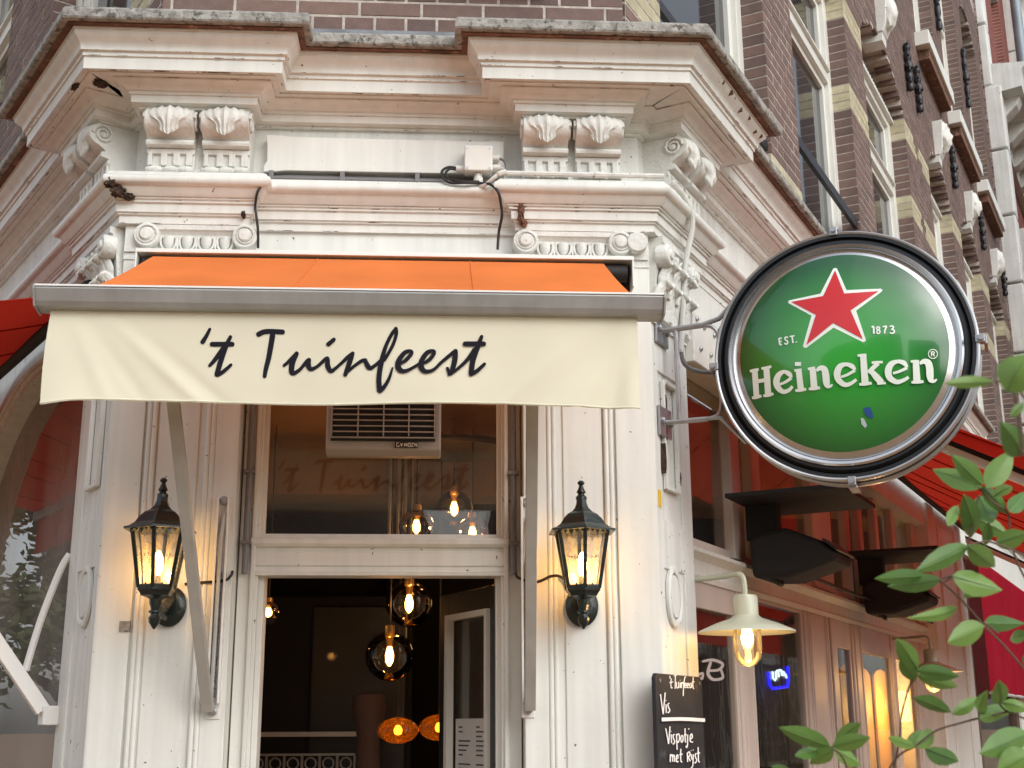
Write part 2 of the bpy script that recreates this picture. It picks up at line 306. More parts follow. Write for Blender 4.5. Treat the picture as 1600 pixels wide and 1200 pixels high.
    def build(s, name, m, parent=None, smooth=False, bevel=0, recalc=True, solid=0, base=None, rnd=None, ang=38):
        me = bpy.data.meshes.new(name)
        if parent is None:
            if base is None:
                A = np.array([tuple(p) for p in s.v]); lo, hi = A.min(0), A.max(0); base = Vector(((lo[0]+hi[0])/2, (lo[1]+hi[1])/2, lo[2]))
            off = base
        else: off = things_root(parent).location
        me.from_pydata([tuple(p-off) for p in s.v], [], s.f); me.update()
        if recalc:
            bm = bmesh.new(); bm.from_mesh(me); bmesh.ops.recalc_face_normals(bm, faces=bm.faces); bm.to_mesh(me); bm.free()
        me.materials.append(m)
        if rnd is not None:
            a = me.attributes.new('rnd', 'FLOAT', 'FACE'); a.data.foreach_set('value', rnd)
        o = bpy.data.objects.new(name, me); scn.collection.objects.link(o)
        if parent is None: o.location = off
        else: o.parent = parent
        if smooth: me.shade_smooth(); me.set_sharp_from_angle(angle=R(ang))
        if bevel:
            bv = o.modifiers.new('bevel', 'BEVEL'); bv.width = bevel; bv.segments = 2; bv.limit_method = 'ANGLE'; bv.angle_limit = R(40)
        if solid:
            sd = o.modifiers.new('solid', 'SOLIDIFY'); sd.thickness = solid
        return o
def thing(name, label, cat, loc, group=None):
    o = bpy.data.objects.new(name, None); scn.collection.objects.link(o); o.location = loc; o.empty_display_size = .1
    o['label'] = label; o['category'] = cat
    if group: o['group'] = group
    return o
def tag(o, label, cat, group=None):
    o['label'] = label; o['category'] = cat
    if group: o['group'] = group
    return o
def structure(o): o['kind'] = 'structure'; return o
def copy_tree(o, parent=None):
    c = o.copy(); scn.collection.objects.link(c)
    if parent: c.parent = parent
    for ch in list(o.children): copy_tree(ch, c)
    return c
def bez(pts, n=8):       # smooth curve through points (Catmull-Rom)
    P = [Vector(p) for p in pts]; out = []
    for i in range(len(P)-1):
        a, b, c, d = P[max(i-1, 0)], P[i], P[i+1], P[min(i+2, len(P)-1)]
        for k in range(n):
            t = k/n; out.append(.5*((2*b)+(c-a)*t+(2*a-5*b+4*c-d)*t*t+(3*b-a-3*c+d)*t**3))
    out.append(P[-1]); return out
def brush(mb, strokes, mapf, n=8, lift0=.0006, nb=1, rounded=True):
    """strokes: lists of (x,y,width) in drawing units; mapf(x,y,lift)->frame point. Each ribbon lies on its own paper-thin level."""
    for k, st in enumerate(strokes):
        c = bez([(p[0], p[1], p[2]) for p in st], n) if len(st) > 2 else [Vector(st[0]).lerp(Vector(st[1]), t/6) for t in range(7)]
        if rounded and len(c) > 1:   # round ends
            d0 = (c[0]-c[1]); d0.z = 0; d1 = (c[-1]-c[-2]); d1.z = 0
            if d0.length > 1e-6 and d1.length > 1e-6:
                w0, w1 = c[0].z, c[-1].z; d0.normalize(); d1.normalize()
                c = [Vector((c[0].x+d0.x*w0*.42, c[0].y+d0.y*w0*.42, w0*.35)), Vector((c[0].x+d0.x*w0*.3, c[0].y+d0.y*w0*.3, w0*.75))]+c+[Vector((c[-1].x+d1.x*w1*.3, c[-1].y+d1.y*w1*.3, w1*.75)), Vector((c[-1].x+d1.x*w1*.42, c[-1].y+d1.y*w1*.42, w1*.35))]
        m = len(c); vs = []
        for i, p in enumerate(c):
            a, b = c[max(i-1, 0)], c[min(i+1, m-1)]; dx, dy = b.x-a.x, b.y-a.y; l = math.hypot(dx, dy) or 1
            nx, ny = -dy/l*p.z/2, dx/l*p.z/2; lf = lift0+k*.00012+i*.000012
            for q in range(nb+1): t = q/nb*2-1; vs.append(mapf(p.x+nx*t, p.y+ny*t, lf))
        w_ = nb+1
        mb.add(vs, [(i*w_+q, i*w_+q+1, (i+1)*w_+q+1, (i+1)*w_+q) for i in range(m-1) for q in range(nb)])
    return mb
# ------------------------------------------------------------------ setting: ground
g = MB(); g.grid(lambda u, v: (-300+600*u, -300+600*v, 0), 3, 3); structure(g.build('ground', PAVE, base=Vector((0, 0, 0)), recalc=False))
# ------------------------------------------------------------------ the corner building
B = thing('corner_building', 'brown brick corner house with cream cornice, carved capitals and a cut-off corner doorway', 'building', (0, 0, 0))
def part(mb, name, m, parent=None, **k): return mb.build(name, m, parent or B, **k)
def P2(F, s, o): q = F(s, o, 0); return (q.x, q.y)
RES = .12
def cpath(base=0., r1=.37, xl=-.56, xr=.53, d=RES, far=12.6, second=True):
    p = [P2(FL, 9, base-d), P2(FL, r1, base-d), P2(FL, r1, base), (P2(FL, 0, 0)[0]-base*.566, -base), (xl, -base), (xl, -base+d), (xr, -base+d), (xr, -base), (P2(FR, 0, 0)[0]+base*.566, -base), P2(FR, r1, base), P2(FR, r1, base-d)]
    if second: p += [P2(FR, 5.15, base-d), P2(FR, 5.15, base), P2(FR, 6.3, base), P2(FR, 6.3, base-d)]
    p += [P2(FR, far, base-d)]
    return p
# main cornice (corona and crown moulding)
crown = [(-.25, 3.632), (.19, 3.632), (.19, 3.637), (.215, 3.632), (.215, 3.674), (.221, 3.676), (.221, 3.689), (.231, 3.692), (.231, 3.702), (.233, 3.709), (.238, 3.718), (.248, 3.727), (.256, 3.736), (.259, 3.744), (.259, 3.750), (.264, 3.750), (.264, 3.757), (-.25, 3.757)]
part(MB().sweep(cpath(), crown), 'cornice', PAINT, smooth=True)
part(MB().sweep(cpath(), [(-.2, 3.7572), (.284, 3.7572), (.284, 3.761), (-.2, 3.761)]), 'soffit_board', BROWNW)
cop = cpath(); cp = [(-.2, 3.762), (.305, 3.762), (.309, 3.768), (.307, 3.796), (.300, 3.806), (.1, 3.825), (-.3, 3.85)]
def seg(a, b):   # a run of the coping stones between two path indices
    return MB().sweep(cop[a:b+1], cp)
part(MB().sweep(cop, cp), 'coping', STONE)
# bed moulding, set back, stepping forward over each pair of consoles
def bedpath():
    a, b = .167, .345
    p = [P2(FL, 9, -RES), P2(FL, b, -RES), P2(FL, b, 0), P2(FL, a, 0), P2(FL, a, -RES), (-(XL-.566*RES), RES), (-.735, RES), (-.735, 0), (-.555, 0), (-.555, RES),
         (.548, RES), (.548, 0), (.715, 0), (.715, RES), (XR-.566*RES, RES), P2(FR, a, -RES), P2(FR, a, 0), P2(FR, b, 0), P2(FR, b, -RES), P2(FR, 12.6, -RES)]
    return p
bed = [(-.1, 3.6318), (.168, 3.6318), (.168, 3.626), (.160, 3.621), (.150, 3.618), (.141, 3.612), (.135, 3.605), (.132, 3.602), (.125, 3.601), (.125, 3.592), (.118, 3.590), (.118, 3.565), (.112, 3.562), (.095, 3.561), (.095, 3.553), (-.1, 3.553)]
part(MB().sweep(bedpath(), bed), 'bed_moulding', PAINT, smooth=True)
def sqp(o, z, h=.0012): return [(o-h, z-h), (o+h, z-h), (o+h, z+h), (o-h, z+h), (o-h, z-h)]
for nm_, pth, pts_ in (('crown', cpath(), ((.222, 3.6765), (.232, 3.691), (.266, 3.7565), (.205, 3.6325))), ('bed', bedpath(), ((.167, 3.6305), (.119, 3.591), (.096, 3.553)))):
    for o_, z_ in pts_: part(MB().sweep(pth, sqp(o_, z_)), 'crevice_dirt', DIRT)
# frieze wall behind the consoles
fr = [P2(FL, 9, -.04), (-(XL-.566*.04), .04), (XR-.566*.04, .04), P2(FR, 12.6, -.04)]
part(MB().sweep(fr, [(-.06, 3.30), (0, 3.30), (0, 3.56), (-.06, 3.56)]), 'frieze', PAINTW)
# architrave
def apath():
    d = .045
    return [P2(FL, 9, -d), P2(FL, .44, -d), P2(FL, .44, 0), (-XL, 0), (-.485, 0), (-.485, d), (.462, d), (.462, 0), (XR, 0), P2(FR, .44, 0), P2(FR, .44, -d), P2(FR, 12.6, -d)]
arch = [(-.2, 3.347), (.02, 3.345), (.06, 3.340), (.082, 3.332), (.090, 3.322)]+[(.084+.020*math.cos(t), 3.300+.020*math.sin(t)) for t in [R(a) for a in (70, 45, 20, 0, -20, -45, -70, -90)]]+[(.078, 3.270), (.070, 3.258), (.064, 3.252), (.058, 3.252), (.058, 3.246), (.051, 3.243), (.051, 3.236), (.043, 3.234), (.043, 3.204), (.036, 3.201), (.036, 3.197), (.028, 3.195), (.028, 3.168), (-.2, 3.168)]
part(MB().sweep(apath(), arch), 'architrave', PAINT, smooth=True)
for o_, z_ in ((.059, 3.2525), (.052, 3.243), (.044, 3.234), (.037, 3.201), (.029, 3.169)): part(MB().sweep(apath(), sqp(o_, z_, .0011)), 'crevice_dirt', DIRT)
# plain panel under the architrave, over the door, with the scalloped lower edge
m = MB(FC); sc = [(-.452, 3.06), (-.452, 3.168), (.452, 3.168), (.452, 3.06)]
sc += [(.36, 3.10), (.345, 3.116), (.335, 3.112), (.31, 3.126), (.285, 3.112), (.27, 3.118), (.25, 3.108), (-.13, 3.110), (-.16, 3.120), (-.18, 3.116), (-.205, 3.128), (-.23, 3.116), (-.25, 3.118), (-.28, 3.102)]
m.ext_o([(a, z if z > 3.15 or z < 3.07 else z-.024) for a, z in sc], -.10, -.03); part(m, 'door_frieze_board', PAINT)
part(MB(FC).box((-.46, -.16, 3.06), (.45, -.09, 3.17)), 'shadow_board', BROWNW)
# plaque board on the centre of the frieze
m = MB(FC); pl = [(-.418, 3.507), (-.42, 3.512), (-.36, 3.511), (-.34, 3.506), (.33, 3.503), (.36, 3.507), (.398, 3.507), (.396, 3.44), (.399, 3.36), (.34, 3.362), (-.35, 3.360), (-.38, 3.355), (-.423, 3.353), (-.421, 3.38), (-.412, 3.40), (-.414, 3.47)]
m.ext_o([(a, 3.375+(z-3.353)*.86) for a, z in pl], -.05, .002); part(m, 'plaque_board', PAINT, bevel=.003)
# rot and dirt at the old joints
def lump(F, s, o, z, a, b, c, name, mt_, seed=0):
    rr = random.Random(seed); bmh = bmesh.new(); bmesh.ops.create_icosphere(bmh, subdivisions=3, radius=1); vs = []
    for v in bmh.verts:
        q = v.co; d = .75+.30*math.sin(q.x*7+seed)*math.sin(q.z*9+seed*2)+.35*rr.random(); vs.append((s+q.x*a*d, o+q.y*b*d, z+q.z*c*d))
    m = MB(F); m.add(vs, [tuple(v.index for v in f.verts) for f in bmh.faces]); bmh.free(); return part(m, name, mt_)
def rag(F, s, o, z, r, n=9, seed=0, el=1.4):
    rnd = random.Random(seed); pts = []
    for i in range(n):
        a = 2*math.pi*i/n; rr = r*(.55+.7*rnd.random()); pts.append((s+rr*math.cos(a), z+rr*math.sin(a)*el))
    m = MB(F); m.ext_o(pts, o-.012, o+.006); return m
lump(FC, -XL-.035, .082, 3.290, .030, .022, .022, 'rotten_patch', ROT, 3); lump(FC, -XL-.012, .075, 3.262, .026, .018, .024, 'rotten_patch', ROT, 5); lump(FC, -XL+.02, .060, 3.250, .022, .014, .014, 'rotten_patch', ROT, 6)
lump(FC, -XL-.09, .12, 3.630, .022, .03, .010, 'rotten_patch', ROT, 8); lump(FL, .02, .20, 3.634, .03, .012, .007, 'rotten_patch', ROT, 9)
lump(FC, .452, .045, 3.225, .012, .02, .045, 'rotten_patch', BROWNW, 11); lump(FC, .462, .035, 3.19, .014, .012, .014, 'rotten_patch', BROWNW, 12); lump(FC, -.475, .04, 3.20, .008, .02, .012, 'rotten_patch', ROT, 14)
for i, (F, s, o, z) in enumerate([(FR, .2, .262, 3.735), (FR, .33, .255, 3.728), (FR, .42, .258, 3.735), (FR, .52, .250, 3.725), (FR, .58, .255, 3.73), (FR, .12, .258, 3.738)]):
    part(rag(F, s, o-.004, z, .006, 7, 20+i), 'paint_blister', BROWNW)
# ---- consoles with acanthus leaves
def leaf_shape(F, s0, half, path, curl=.018, nu=17, nv=18, sign=1):
    """acanthus leaf laid on a curved path of (o,z) points running from root to tip"""
    pc = bez([(p[0], p[1], 0) for p in path], 10); L = len(pc)-1
    def fn(u, v):
        t = v*L; i = min(int(t), L-1); p = pc[i].lerp(pc[i+1], t-i); d = pc[min(i+1, L)]-pc[max(i-1, 0)]; l = d.length or 1
        no, nz_ = -d.y/l, d.x/l
        if no < 0 and sign > 0: pass
        x = u*2-1; t_ = min(1, max(0, (v-.46)/.16)); env = (1-t_*t_*(3-2*t_)*.50)*(1 if v < .80 else math.sqrt(max(0, (1-v)/.20)))
        lob = 1+.09*math.sin(v*math.pi*2*3.6+.4)*(.35+v)
        wd = half*env*lob
        rib = .0042*math.cos(x*math.pi*5)*(1-.3*v)+.006*(1-abs(x))+.0012*math.sin(v*20+abs(x)*5)*abs(x)
        out = .006+rib+curl*max(0, v-.55)**2*4-(.012*abs(x)**3)
        return (s0+x*wd, p.x+sg*no*out, p.y+sg*nz_*out)
    # choose the outward side of the path
    d = pc[len(pc)//2+1]-pc[len(pc)//2-1]; sg = 1 if -d.y > 0 else -1
    m = MB(F); m.grid(fn, nu, nv); return m
con_prof = [(-.05, 3.552), (.082, 3.552)]+[(.085+.040*math.cos(R(a)), 3.512+.040*math.sin(R(a))) for a in (80, 60, 40, 20, 0, -20, -40, -60, -80)]+[(.082, 3.466), (.072, 3.460), (.066, 3.452), (.078, 3.449), (.082, 3.440), (.080, 3.432), (.052, 3.428), (.047, 3.424), (.047, 3.362), (.056, 3.359), (.061, 3.352), (.058, 3.345), (.050, 3.342), (-.05, 3.342)]
CONS = []
def console(F, s0, s1):
    m = MB(F); m.ext_s(con_prof, s0, s1)
    c = part(m, 'console', CARVE, smooth=True, ang=30); CONS.append(c); sm, hw = (s0+s1)/2, (s1-s0)/2
    l = leaf_shape(F, sm, hw*.93, [(.088, 3.550), (.108, 3.546), (.124, 3.528), (.126, 3.505), (.122, 3.488), (.114, 3.474), (.106, 3.464)], curl=.02)
    l.build('acanthus_leaf', CARVE, c, smooth=True, solid=.005, ang=60)
    for sd, sgn in ((s0, -1), (s1, 1)):       # side scrolls
        sp = [(sd+sgn*.004, .078+(.036-.0015*t)*math.cos(t*.62), 3.512+(.036-.0015*t)*math.sin(t*.62)) for t in range(0, 22)]
        mm = MB(F).tube(sp, [.006-.0001*t for t in range(22)], 6); mm.lathe([(.0, 0), (.009, .0), (.009, sgn*.006), (.005, sgn*.010), (0, sgn*.010)], (sd, .078, 3.512), 10, ax='s'); mm.build('scroll', CARVE, c, smooth=True)
    fl = MB(F)                                # raised ribs leave the flutes between them
    for k in range(4):
        a = s0+.004+k*(s1-s0-.008)/3.6; wdt = .022 if k else .014
        fl.box((a, .046, 3.366), (min(a+wdt, s1-.001), .0575, 3.424))
    fl.box((s0, .046, 3.408), (s1, .0570, 3.427)); fl.build('fluting', CARVE, c, bevel=.003)
    bd = MB(F)
    for k in range(3):
        a = s0+.006+k*(s1-s0)/3; bd.lathe([(.003, 0), (.010, .004), (.0125, .02), (.0125, .028), (.010, .044), (.003, .048)], (a, .056, 3.351), 10, ax='s')
    bd.build('bead', CARVE, c, smooth=True)
for F, a, b in ((FC, -.803, -.645), (FC, -.618, -.462), (FC, .458, .612), (FC, .638, .793), (FR, .075, .225), (FR, .25, .40), (FL, .075, .225), (FL, .25, .40)): console(F, a, b)
for F, a, b in ((FC, -.645, -.618), (FC, .612, .638), (FR, .225, .25), (FL, .225, .25)): part(MB(F).box((a, -.05, 3.342), (b, .03, 3.545)), 'console_backing', CARVE)
# ---- pilasters
def pilaster_c(sg):
    def F(s, o, z): return FC(s*sg, o, z)
    X1 = XR-.002 if sg > 0 else XL-.002
    m = MB(F)
    m.box((.457, -.16, 0), (X1, -.012, 3.17)); part(m, 'pilaster', PAINT)
    m = MB(F); m.box((.457, -.013, 0), (.532, 0, 3.06)); m.box((.760, -.013, 0), (X1+.001, 0, 3.06)); m.box((.586, -.013, .2), (.715, -.006, 3.0)); part(m, 'pilaster_stile', PAINT, bevel=.003)
    for c0 in (.540, .556, .728, .744):
        m = MB(F).tube([(c0+.0, -.004, 0), (c0, -.004, 3.04)], .0085, 10); part(m, 'pilaster_bead', PAINT, smooth=True)
for sg in (1, -1): pilaster_c(sg)
def pilaster_s(F):
    m = MB(F); m.box((.001, -.3, 0), (.33, -.008, 3.17)); part(m, 'pilaster', PAINTW)
    m = MB(F); m.box((.0005, -.009, 0), (.045, .0, 2.86)); m.box((.235, -.009, 0), (.331, .0, 2.86)); m.box((.045, -.009, 2.70), (.235, .0, 2.86)); m.box((.045, -.009, 2.04), (.235, 0, 2.20)); part(m, 'pilaster_stile', PAINTW, bevel=.002)
    # moulded frame of the upper field, loose and flaking
    m = MB(F); m.box((.075, -.006, 2.30), (.088, .010, 2.675)); m.box((.19, -.006, 2.30), (.203, .010, 2.675)); m.box((.088, -.006, 2.662), (.19, .011, 2.676)); m.box((.088, -.006, 2.30), (.19, .011, 2.312)); part(m, 'panel_moulding', PAINTW, bevel=.003)
    m = MB(F)
    m.lathe([(.050, -.006), (.050, .004), (.044, .009), (.038, .004), (.038, -.006)], (.125, 0, 1.955), 36, ax='o', sc=(1.25, 2.0), cap=False)
    part(m, 'oval_moulding', PAINTW, smooth=True, ang=50)
    m = MB(F); m.lathe([(.0, .006), (.034, .005), (.036, -.006)], (.125, 0, 1.955), 30, ax='o', sc=(1.2, 2.0), cap=False); part(m, 'oval_boss', PAINTW, smooth=True)
for F in (FR, FL): pilaster_s(F)
for k, (s, z, h) in enumerate([(.082, 2.50, .10), (.088, 2.60, .06), (.20, 2.36, .05)]):
    part(rag(FR, s, .006, z, .006, 8, 40+k, h/.012), 'flaked_crack', ROT)
part(rag(FR, .07, .004, 2.40, .005, 8, 50, 11), 'flaked_crack', ROT)
# ---- capitals
def capital_c(sg):
    def F(s, o, z): return FC(s*sg, o, z)
    s0, s1 = .455, .80; X1 = XR if sg > 0 else XL
    m = MB(F); m.box((s0-.02, -.05, 3.05), (X1-.001, .004, 3.168)); m.ext_s([(0, 3.168), (.026, 3.167), (.026, 3.150), (.018, 3.147), (.010, 3.135), (.010, 3.125), (0, 3.125)], s0, s1); c = part(m, 'capital', CARVE, smooth=True, ang=30)
    for q in (.468, .790):
        mm = MB(F).lathe([(.043, -.01), (.043, .030), (.040, .036), (.034, .037), (.031, .033), (.024, .033), (.022, .040), (.018, .046), (0, .048)], (q, 0, 3.128), 32, ax='o')
        mm.build('volute', CARVE, c, smooth=True)
        d_ = 1 if q < .6 else -1
        sp = [(q+d_*(.036-.0009*t)*math.cos(t*.5), .036, 3.128+(.036-.0009*t)*math.sin(t*.5)) for t in range(0, 26)]
        MB(F).tube(sp, .0035, 6).build('volute_scroll', CARVE, c, smooth=True)
    for k in range(4):
        q = .535+k*.062
        MB(F).lathe([(0, -.022), (.010, -.018), (.017, -.006), (.019, .006), (.019, .022)], (q, .010, 3.105), 12, sc=(1, .9)).build('egg', CARVE, c, smooth=True)
        pts = [(q+.026*math.cos(a), .014, 3.112+.034*math.sin(a)) for a in [R(t) for t in range(180, 361, 20)]]
        MB(F).tube([(q-.026, .014, 3.127)]+pts+[(q+.026, .014, 3.127)], .0045, 6).build('egg_border', CARVE, c, smooth=True)
        if k < 3: MB(F).ext_o([(q+.031-.006, 3.122), (q+.031+.006, 3.122), (q+.031+.003, 3.09), (q+.031, 3.075), (q+.031-.003, 3.09)], .004, .016).build('dart', CARVE, c)
    m = MB(F).tube([(s0+.03, .012, 3.066), (s1-.02, .012, 3.066)], .010, 10); m.build('astragal', CARVE, c, smooth=True)
    # acanthus leaves of the bell, mostly behind the blind
    for q in (.52, .62, .72):
        leaf_shape(F, q, .045, [(.004, 2.90), (.010, 2.95), (.018, 3.0), (.040, 3.035), (.055, 3.02)], curl=.01).build('acanthus_leaf', CARVE, c, smooth=True, solid=.004)
for sg in (1, -1): capital_c(sg)
# little round boss on the bevelled corner, right
m = MB(FC); m.box((.805, -.02, 3.075), (XR-.004, .012, 3.168)); m.lathe([(.036, 0), (.036, .030), (.033, .036), (0, .037)], (.846, .01, 3.128), 28, ax='o'); part(m, 'corner_boss', CARVE, smooth=True, ang=30)
m = MB(FC); m.box((-XL+.004, -.02, 3.075), (-.805, .012, 3.168)); part(m, 'corner_boss', CARVE)
def capital_s(F):
    m = MB(F); m.ext_s([(-.05, 3.168), (.045, 3.166), (.045, 3.145), (.036, 3.142), (.030, 3.130), (.022, 3.10), (.008, 2.98), (.002, 2.90), (-.05, 2.90)], .02, .325)
    c = part(m, 'capital', CARVE, smooth=True, ang=30)
    for q in (.045, .30):
        MB(F).lathe([(.040, -.01), (.040, .026), (.034, .034), (.020, .034), (.016, .042), (0, .044)], (q, .03, 3.10), 26, ax='o').build('volute', CARVE, c, smooth=True)
    for row, (zz, n_, hw, lift) in enumerate(((2.885, 4, .040, .0), (2.96, 3, .045, .010))):
        for k in range(n_):
            q = .045+(k+.5*(row % 2))*.24/3+(0 if row == 0 else 0)
            leaf_shape(F, q, hw, [(.006+lift, zz), (.014+lift, zz+.05), (.026+lift, zz+.095), (.052+lift, zz+.118), (.068+lift, zz+.100)], curl=.012).build('acanthus_leaf', CARVE, c, smooth=True, solid=.005)
    for k in range(5):
        q = .07+k*.05
        MB(F).lathe([(0, -.018), (.010, -.014), (.015, 0), (.015, .014)], (q, .032, 3.12), 10).build('egg', CARVE, c, smooth=True)
    for k in range(4):    # little curling stalks between the leaves
        q = .07+k*.062; MB(F).tube([(q, .02, 3.02), (q+.01, .04, 3.06), (q+.02, .055, 3.085), (q+.012, .062, 3.10), (q+.002, .058, 3.092), (q+.008, .056, 3.082)], .006, 6).build('stalk', CARVE, c, smooth=True)
    m = MB(F); m.ext_s([(-.05, 2.905), (.010, 2.903), (.022, 2.893), (.022, 2.880), (.014, 2.872), (.008, 2.866), (.008, 2.858), (-.05, 2.858)], .0, .335); m.build('neck_moulding', PAINTW, c, smooth=True, ang=30)
for F in (FR, FL): capital_s(F)
# ---- door frame in the cut-off corner
m = MB(FC)
for sg in (-1, 1):
    m.box((.388*sg, -.16, 0), (.452*sg, -.085, 3.1)); m.box((.372*sg, -.2, 0), (.392*sg, -.115, 2.04)); m.box((.398*sg, -.088, 0), (.412*sg, -.070, 3.1))
part(m, 'door_frame', PAINT, bevel=.003)
m = MB(FC); m.ext_s([(-.16, 2.018), (-.075, 2.018), (-.072, 2.030), (-.082, 2.034), (-.082, 2.046), (-.076, 2.050), (-.076, 2.094), (-.083, 2.097), (-.083, 2.106), (-.070, 2.110), (-.062, 2.118), (-.060, 2.132), (-.066, 2.137), (-.16, 2.142)], -.412, .412)
for sg in (-1, 1): m.box((.36*sg, -.078, 2.052), (.372*sg, -.0745, 2.092))
part(m, 'door_lintel', PAINT, smooth=True, ang=25)
m = MB(FC); m.box((-.39, -.125, 2.12), (.39, -.105, 2.155)); m.box((-.39, -.125, 2.155), (-.375, -.105, 3.05)); m.box((.375, -.125, 2.155), (.39, -.105, 3.05)); w0 = part(m, 'transom_window', PAINT)
MB(FC).box((-.375, -.118, 2.155), (.375, -.114, 3.05)).build('pane', GLT, w0)
# reveal wall and wood above
part(MB(FC).box((-.457, -.165, 3.05), (.457, -.125, 3.3)), 'lintel_board', INTP)
# open door leaf with a white-framed pane and a menu card
dv = Vector((-.136, .3, 0)).normalized(); dn = Vector((-dv.y, dv.x, 0)); D0 = Vector((.388, .135, 0))
def FD(s, o, z): return D0+dv*s+dn*o+Vector((0, 0, z))
D = thing('door_leaf', 'dark green glazed door leaf standing open inwards in the corner doorway', 'door', D0)
m = MB(FD); m.box((0, -.045, .02), (.075, 0, 2.0)); m.box((.40, -.045, .02), (.47, 0, 2.0)); m.box((.075, -.045, 1.925), (.40, 0, 2.0)); m.box((.075, -.045, .02), (.40, 0, .75)); m.build('door_frame_rails', DARKD, D, bevel=.002)
m = MB(FD); m.box((.075, -.012, .75), (.092, .014, 1.925)); m.box((.378, -.012, .75), (.40, .014, 1.925)); m.box((.092, -.012, 1.905), (.378, .014, 1.925)); m.box((.092, -.012, .75), (.378, .014, .77)); m.build('glazing_bead', PVCW, D)
MB(FD).box((.092, -.028, .77), (.378, -.024, 1.905)).build('pane', GL, D)
MN = tag(MB(FD).box((.10, -.022, 1.30), (.375, -.020, 1.575)).build('menu_card', PAPER), 'printed white menu card behind the pane of the open door', 'menu')
mt = MB(FD); rr = random.Random(4)
for col in (.115, .25):
    for k in range(16):
        if rr.random() < .2: continue
        ln = .02+.075*rr.random(); z = 1.545-k*.015; a = (.375-col)-.0+.10-.0; a = .365-(col-.10)
        mt.box((a-ln, -.0199, z), (a, -.0192, z+.005))
x = mt.build('menu_print', TEXTG, MN); x['kind'] = 'stuff'
# ---- upper brick walls
BL, BH, J = .221, .061, .010
ub = bpy.data.meshes.new('brick'); bm = bmesh.new(); bmesh.ops.create_cube(bm, size=1)
bmesh.ops.bevel(bm, geom=[e for e in bm.edges if all(v.co.y < 0 for v in e.verts)], offset=.03, segments=1, affect='EDGES'); bm.to_mesh(ub); bm.free(); ub.materials.append(BRICK)
uby = ub.copy(); uby.materials.clear(); uby.materials.append(YBRICK)
def halfgap(op, z):
    a, b, zb, zt, rise = op
    if zb <= z <= zt: return (a, b)
    if rise and zt < z < zt+rise:
        h = (b-a)/2; Rr = (h*h+rise*rise)/(2*rise); dz = z-(zt+rise-Rr); q = Rr*Rr-dz*dz
        if q > 0: hh = math.sqrt(q); return ((a+b)/2-hh, (a+b)/2+hh)
    return None
def brick_wall(F, uvec, nvec, of, s0, s1, z0, z1, ops, bands, cap, quoin=None, yel=.42, backing=True, bmat_=None):
    W = MB(F)
    # mortar bed: strips between openings, per height zone
    zs = sorted({z0, z1}|{q for o in ops for q in (o[2], o[3])}|{o[3]+o[4]*k/6 for o in ops if o[4] for k in range(7)}); zs = [z for z in zs if z0 <= z <= z1]
    for a, b in zip(zs, zs[1:]):
        if b-a < 1e-4: continue
        gaps = sorted(g for g in (halfgap(o, (a+b)/2) for o in ops) if g); cur = s0
        for g in gaps+[(s1, s1)]:
            if g[0] > cur+.01: W.box((cur+(.003 if cur > s0 else 0), of-.30, a), (g[0]-(.003 if g[0] < s1 else 0), of-.0022, b))
            cur = max(cur, g[1])
    wall = part(W, 'brick_wall', MORTAR)
    bricks = []; i = 0; z = z0+J/2
    while z+BH-J < z1:
        zm = z+(BH-J)/2; gaps = sorted(g for g in (halfgap(o, zm) for o in ops) if g)
        iv = []; cur = s0
        for g in gaps+[(s1, s1)]:
            if g[0] > cur+.02: iv.append((cur, g[0], cur > s0 or (quoin == 's0'), g[0] < s1))
            cur = max(cur, g[1])
        hd = i % 2; L = BL/2 if hd else BL; ph = BL/4 if hd else (BL/2 if i % 4 == 2 else 0)
        band = any(a <= zm <= b for a, b in bands)
        for a, b, el, er in iv:
            k = math.floor((a-ph)/L); p = a
            while p < b-.012:
                q = min(b, (k+1)*L+ph); k += 1
                if q-p < .025 and q < b: continue
                if b-q < .03: q = b
                fa, fb = p, q-(J if q < b else 0)
                if q == b and not er: fb = b
                deep = (el and p == a) or (er and q == b)
                ed = min((abs((fa+fb)/2-e) for o in ops for e in (o[0], o[1])), default=9)
                yy = band and (ed < yel+(.06 if i % 2 else 0) or (quoin and (fa+fb)/2-s0 < .22+(.06 if i % 2 else 0)))
                bricks.append((fa, fb, z, z+BH-J, deep, yy)); p = q
        z += BH; i += 1
    # the ones that show largest are objects of their own
    sc_ = []
    for n_, b in enumerate(bricks):
        pr_ = proj(F((b[0]+b[1])/2, of, (b[2]+b[3])/2)); v = 0
        if pr_ and -20 < pr_[0] < 1620 and -20 < pr_[1] < 1220: v = (b[1]-b[0])/pr_[2]**2
        sc_.append((-v, n_))
    top = {n_ for v, n_ in sorted(sc_)[:cap] if v < 0}
    rn = random.Random(5); rest = MB(F); r1 = []; resty = MB(F); r2 = []
    M3 = Matrix((uvec, -nvec, Vector((0, 0, 1)))).transposed()
    for n_, (a, b, c, d, deep, yy) in enumerate(bricks):
        jo = rn.uniform(-.0009, .0009); dp = .125 if deep else .03
        if n_ in top:
            o = bpy.data.objects.new('brick', uby if yy else ub); scn.collection.objects.link(o); o.parent = wall
            o.matrix_local = Matrix.Translation(F((a+b)/2, of+jo-dp/2, (c+d)/2)) @ M3.to_4x4() @ Matrix.Diagonal((b-a, dp, d-c, 1))
        else:
            t = resty if yy else rest; l = r2 if yy else r1
            t.box((a, of+jo-dp, c), (b, of+jo, d)); l += [rn.random()]*6
    if rest.v: x = rest.build('brickwork', bmat_ or BRICK, wall, rnd=r1, recalc=True); x['kind'] = 'stuff'
    if resty.v: x = resty.build('yellow_brickwork', YBRICK, wall, rnd=r2, recalc=True); x['kind'] = 'stuff'
    return wall
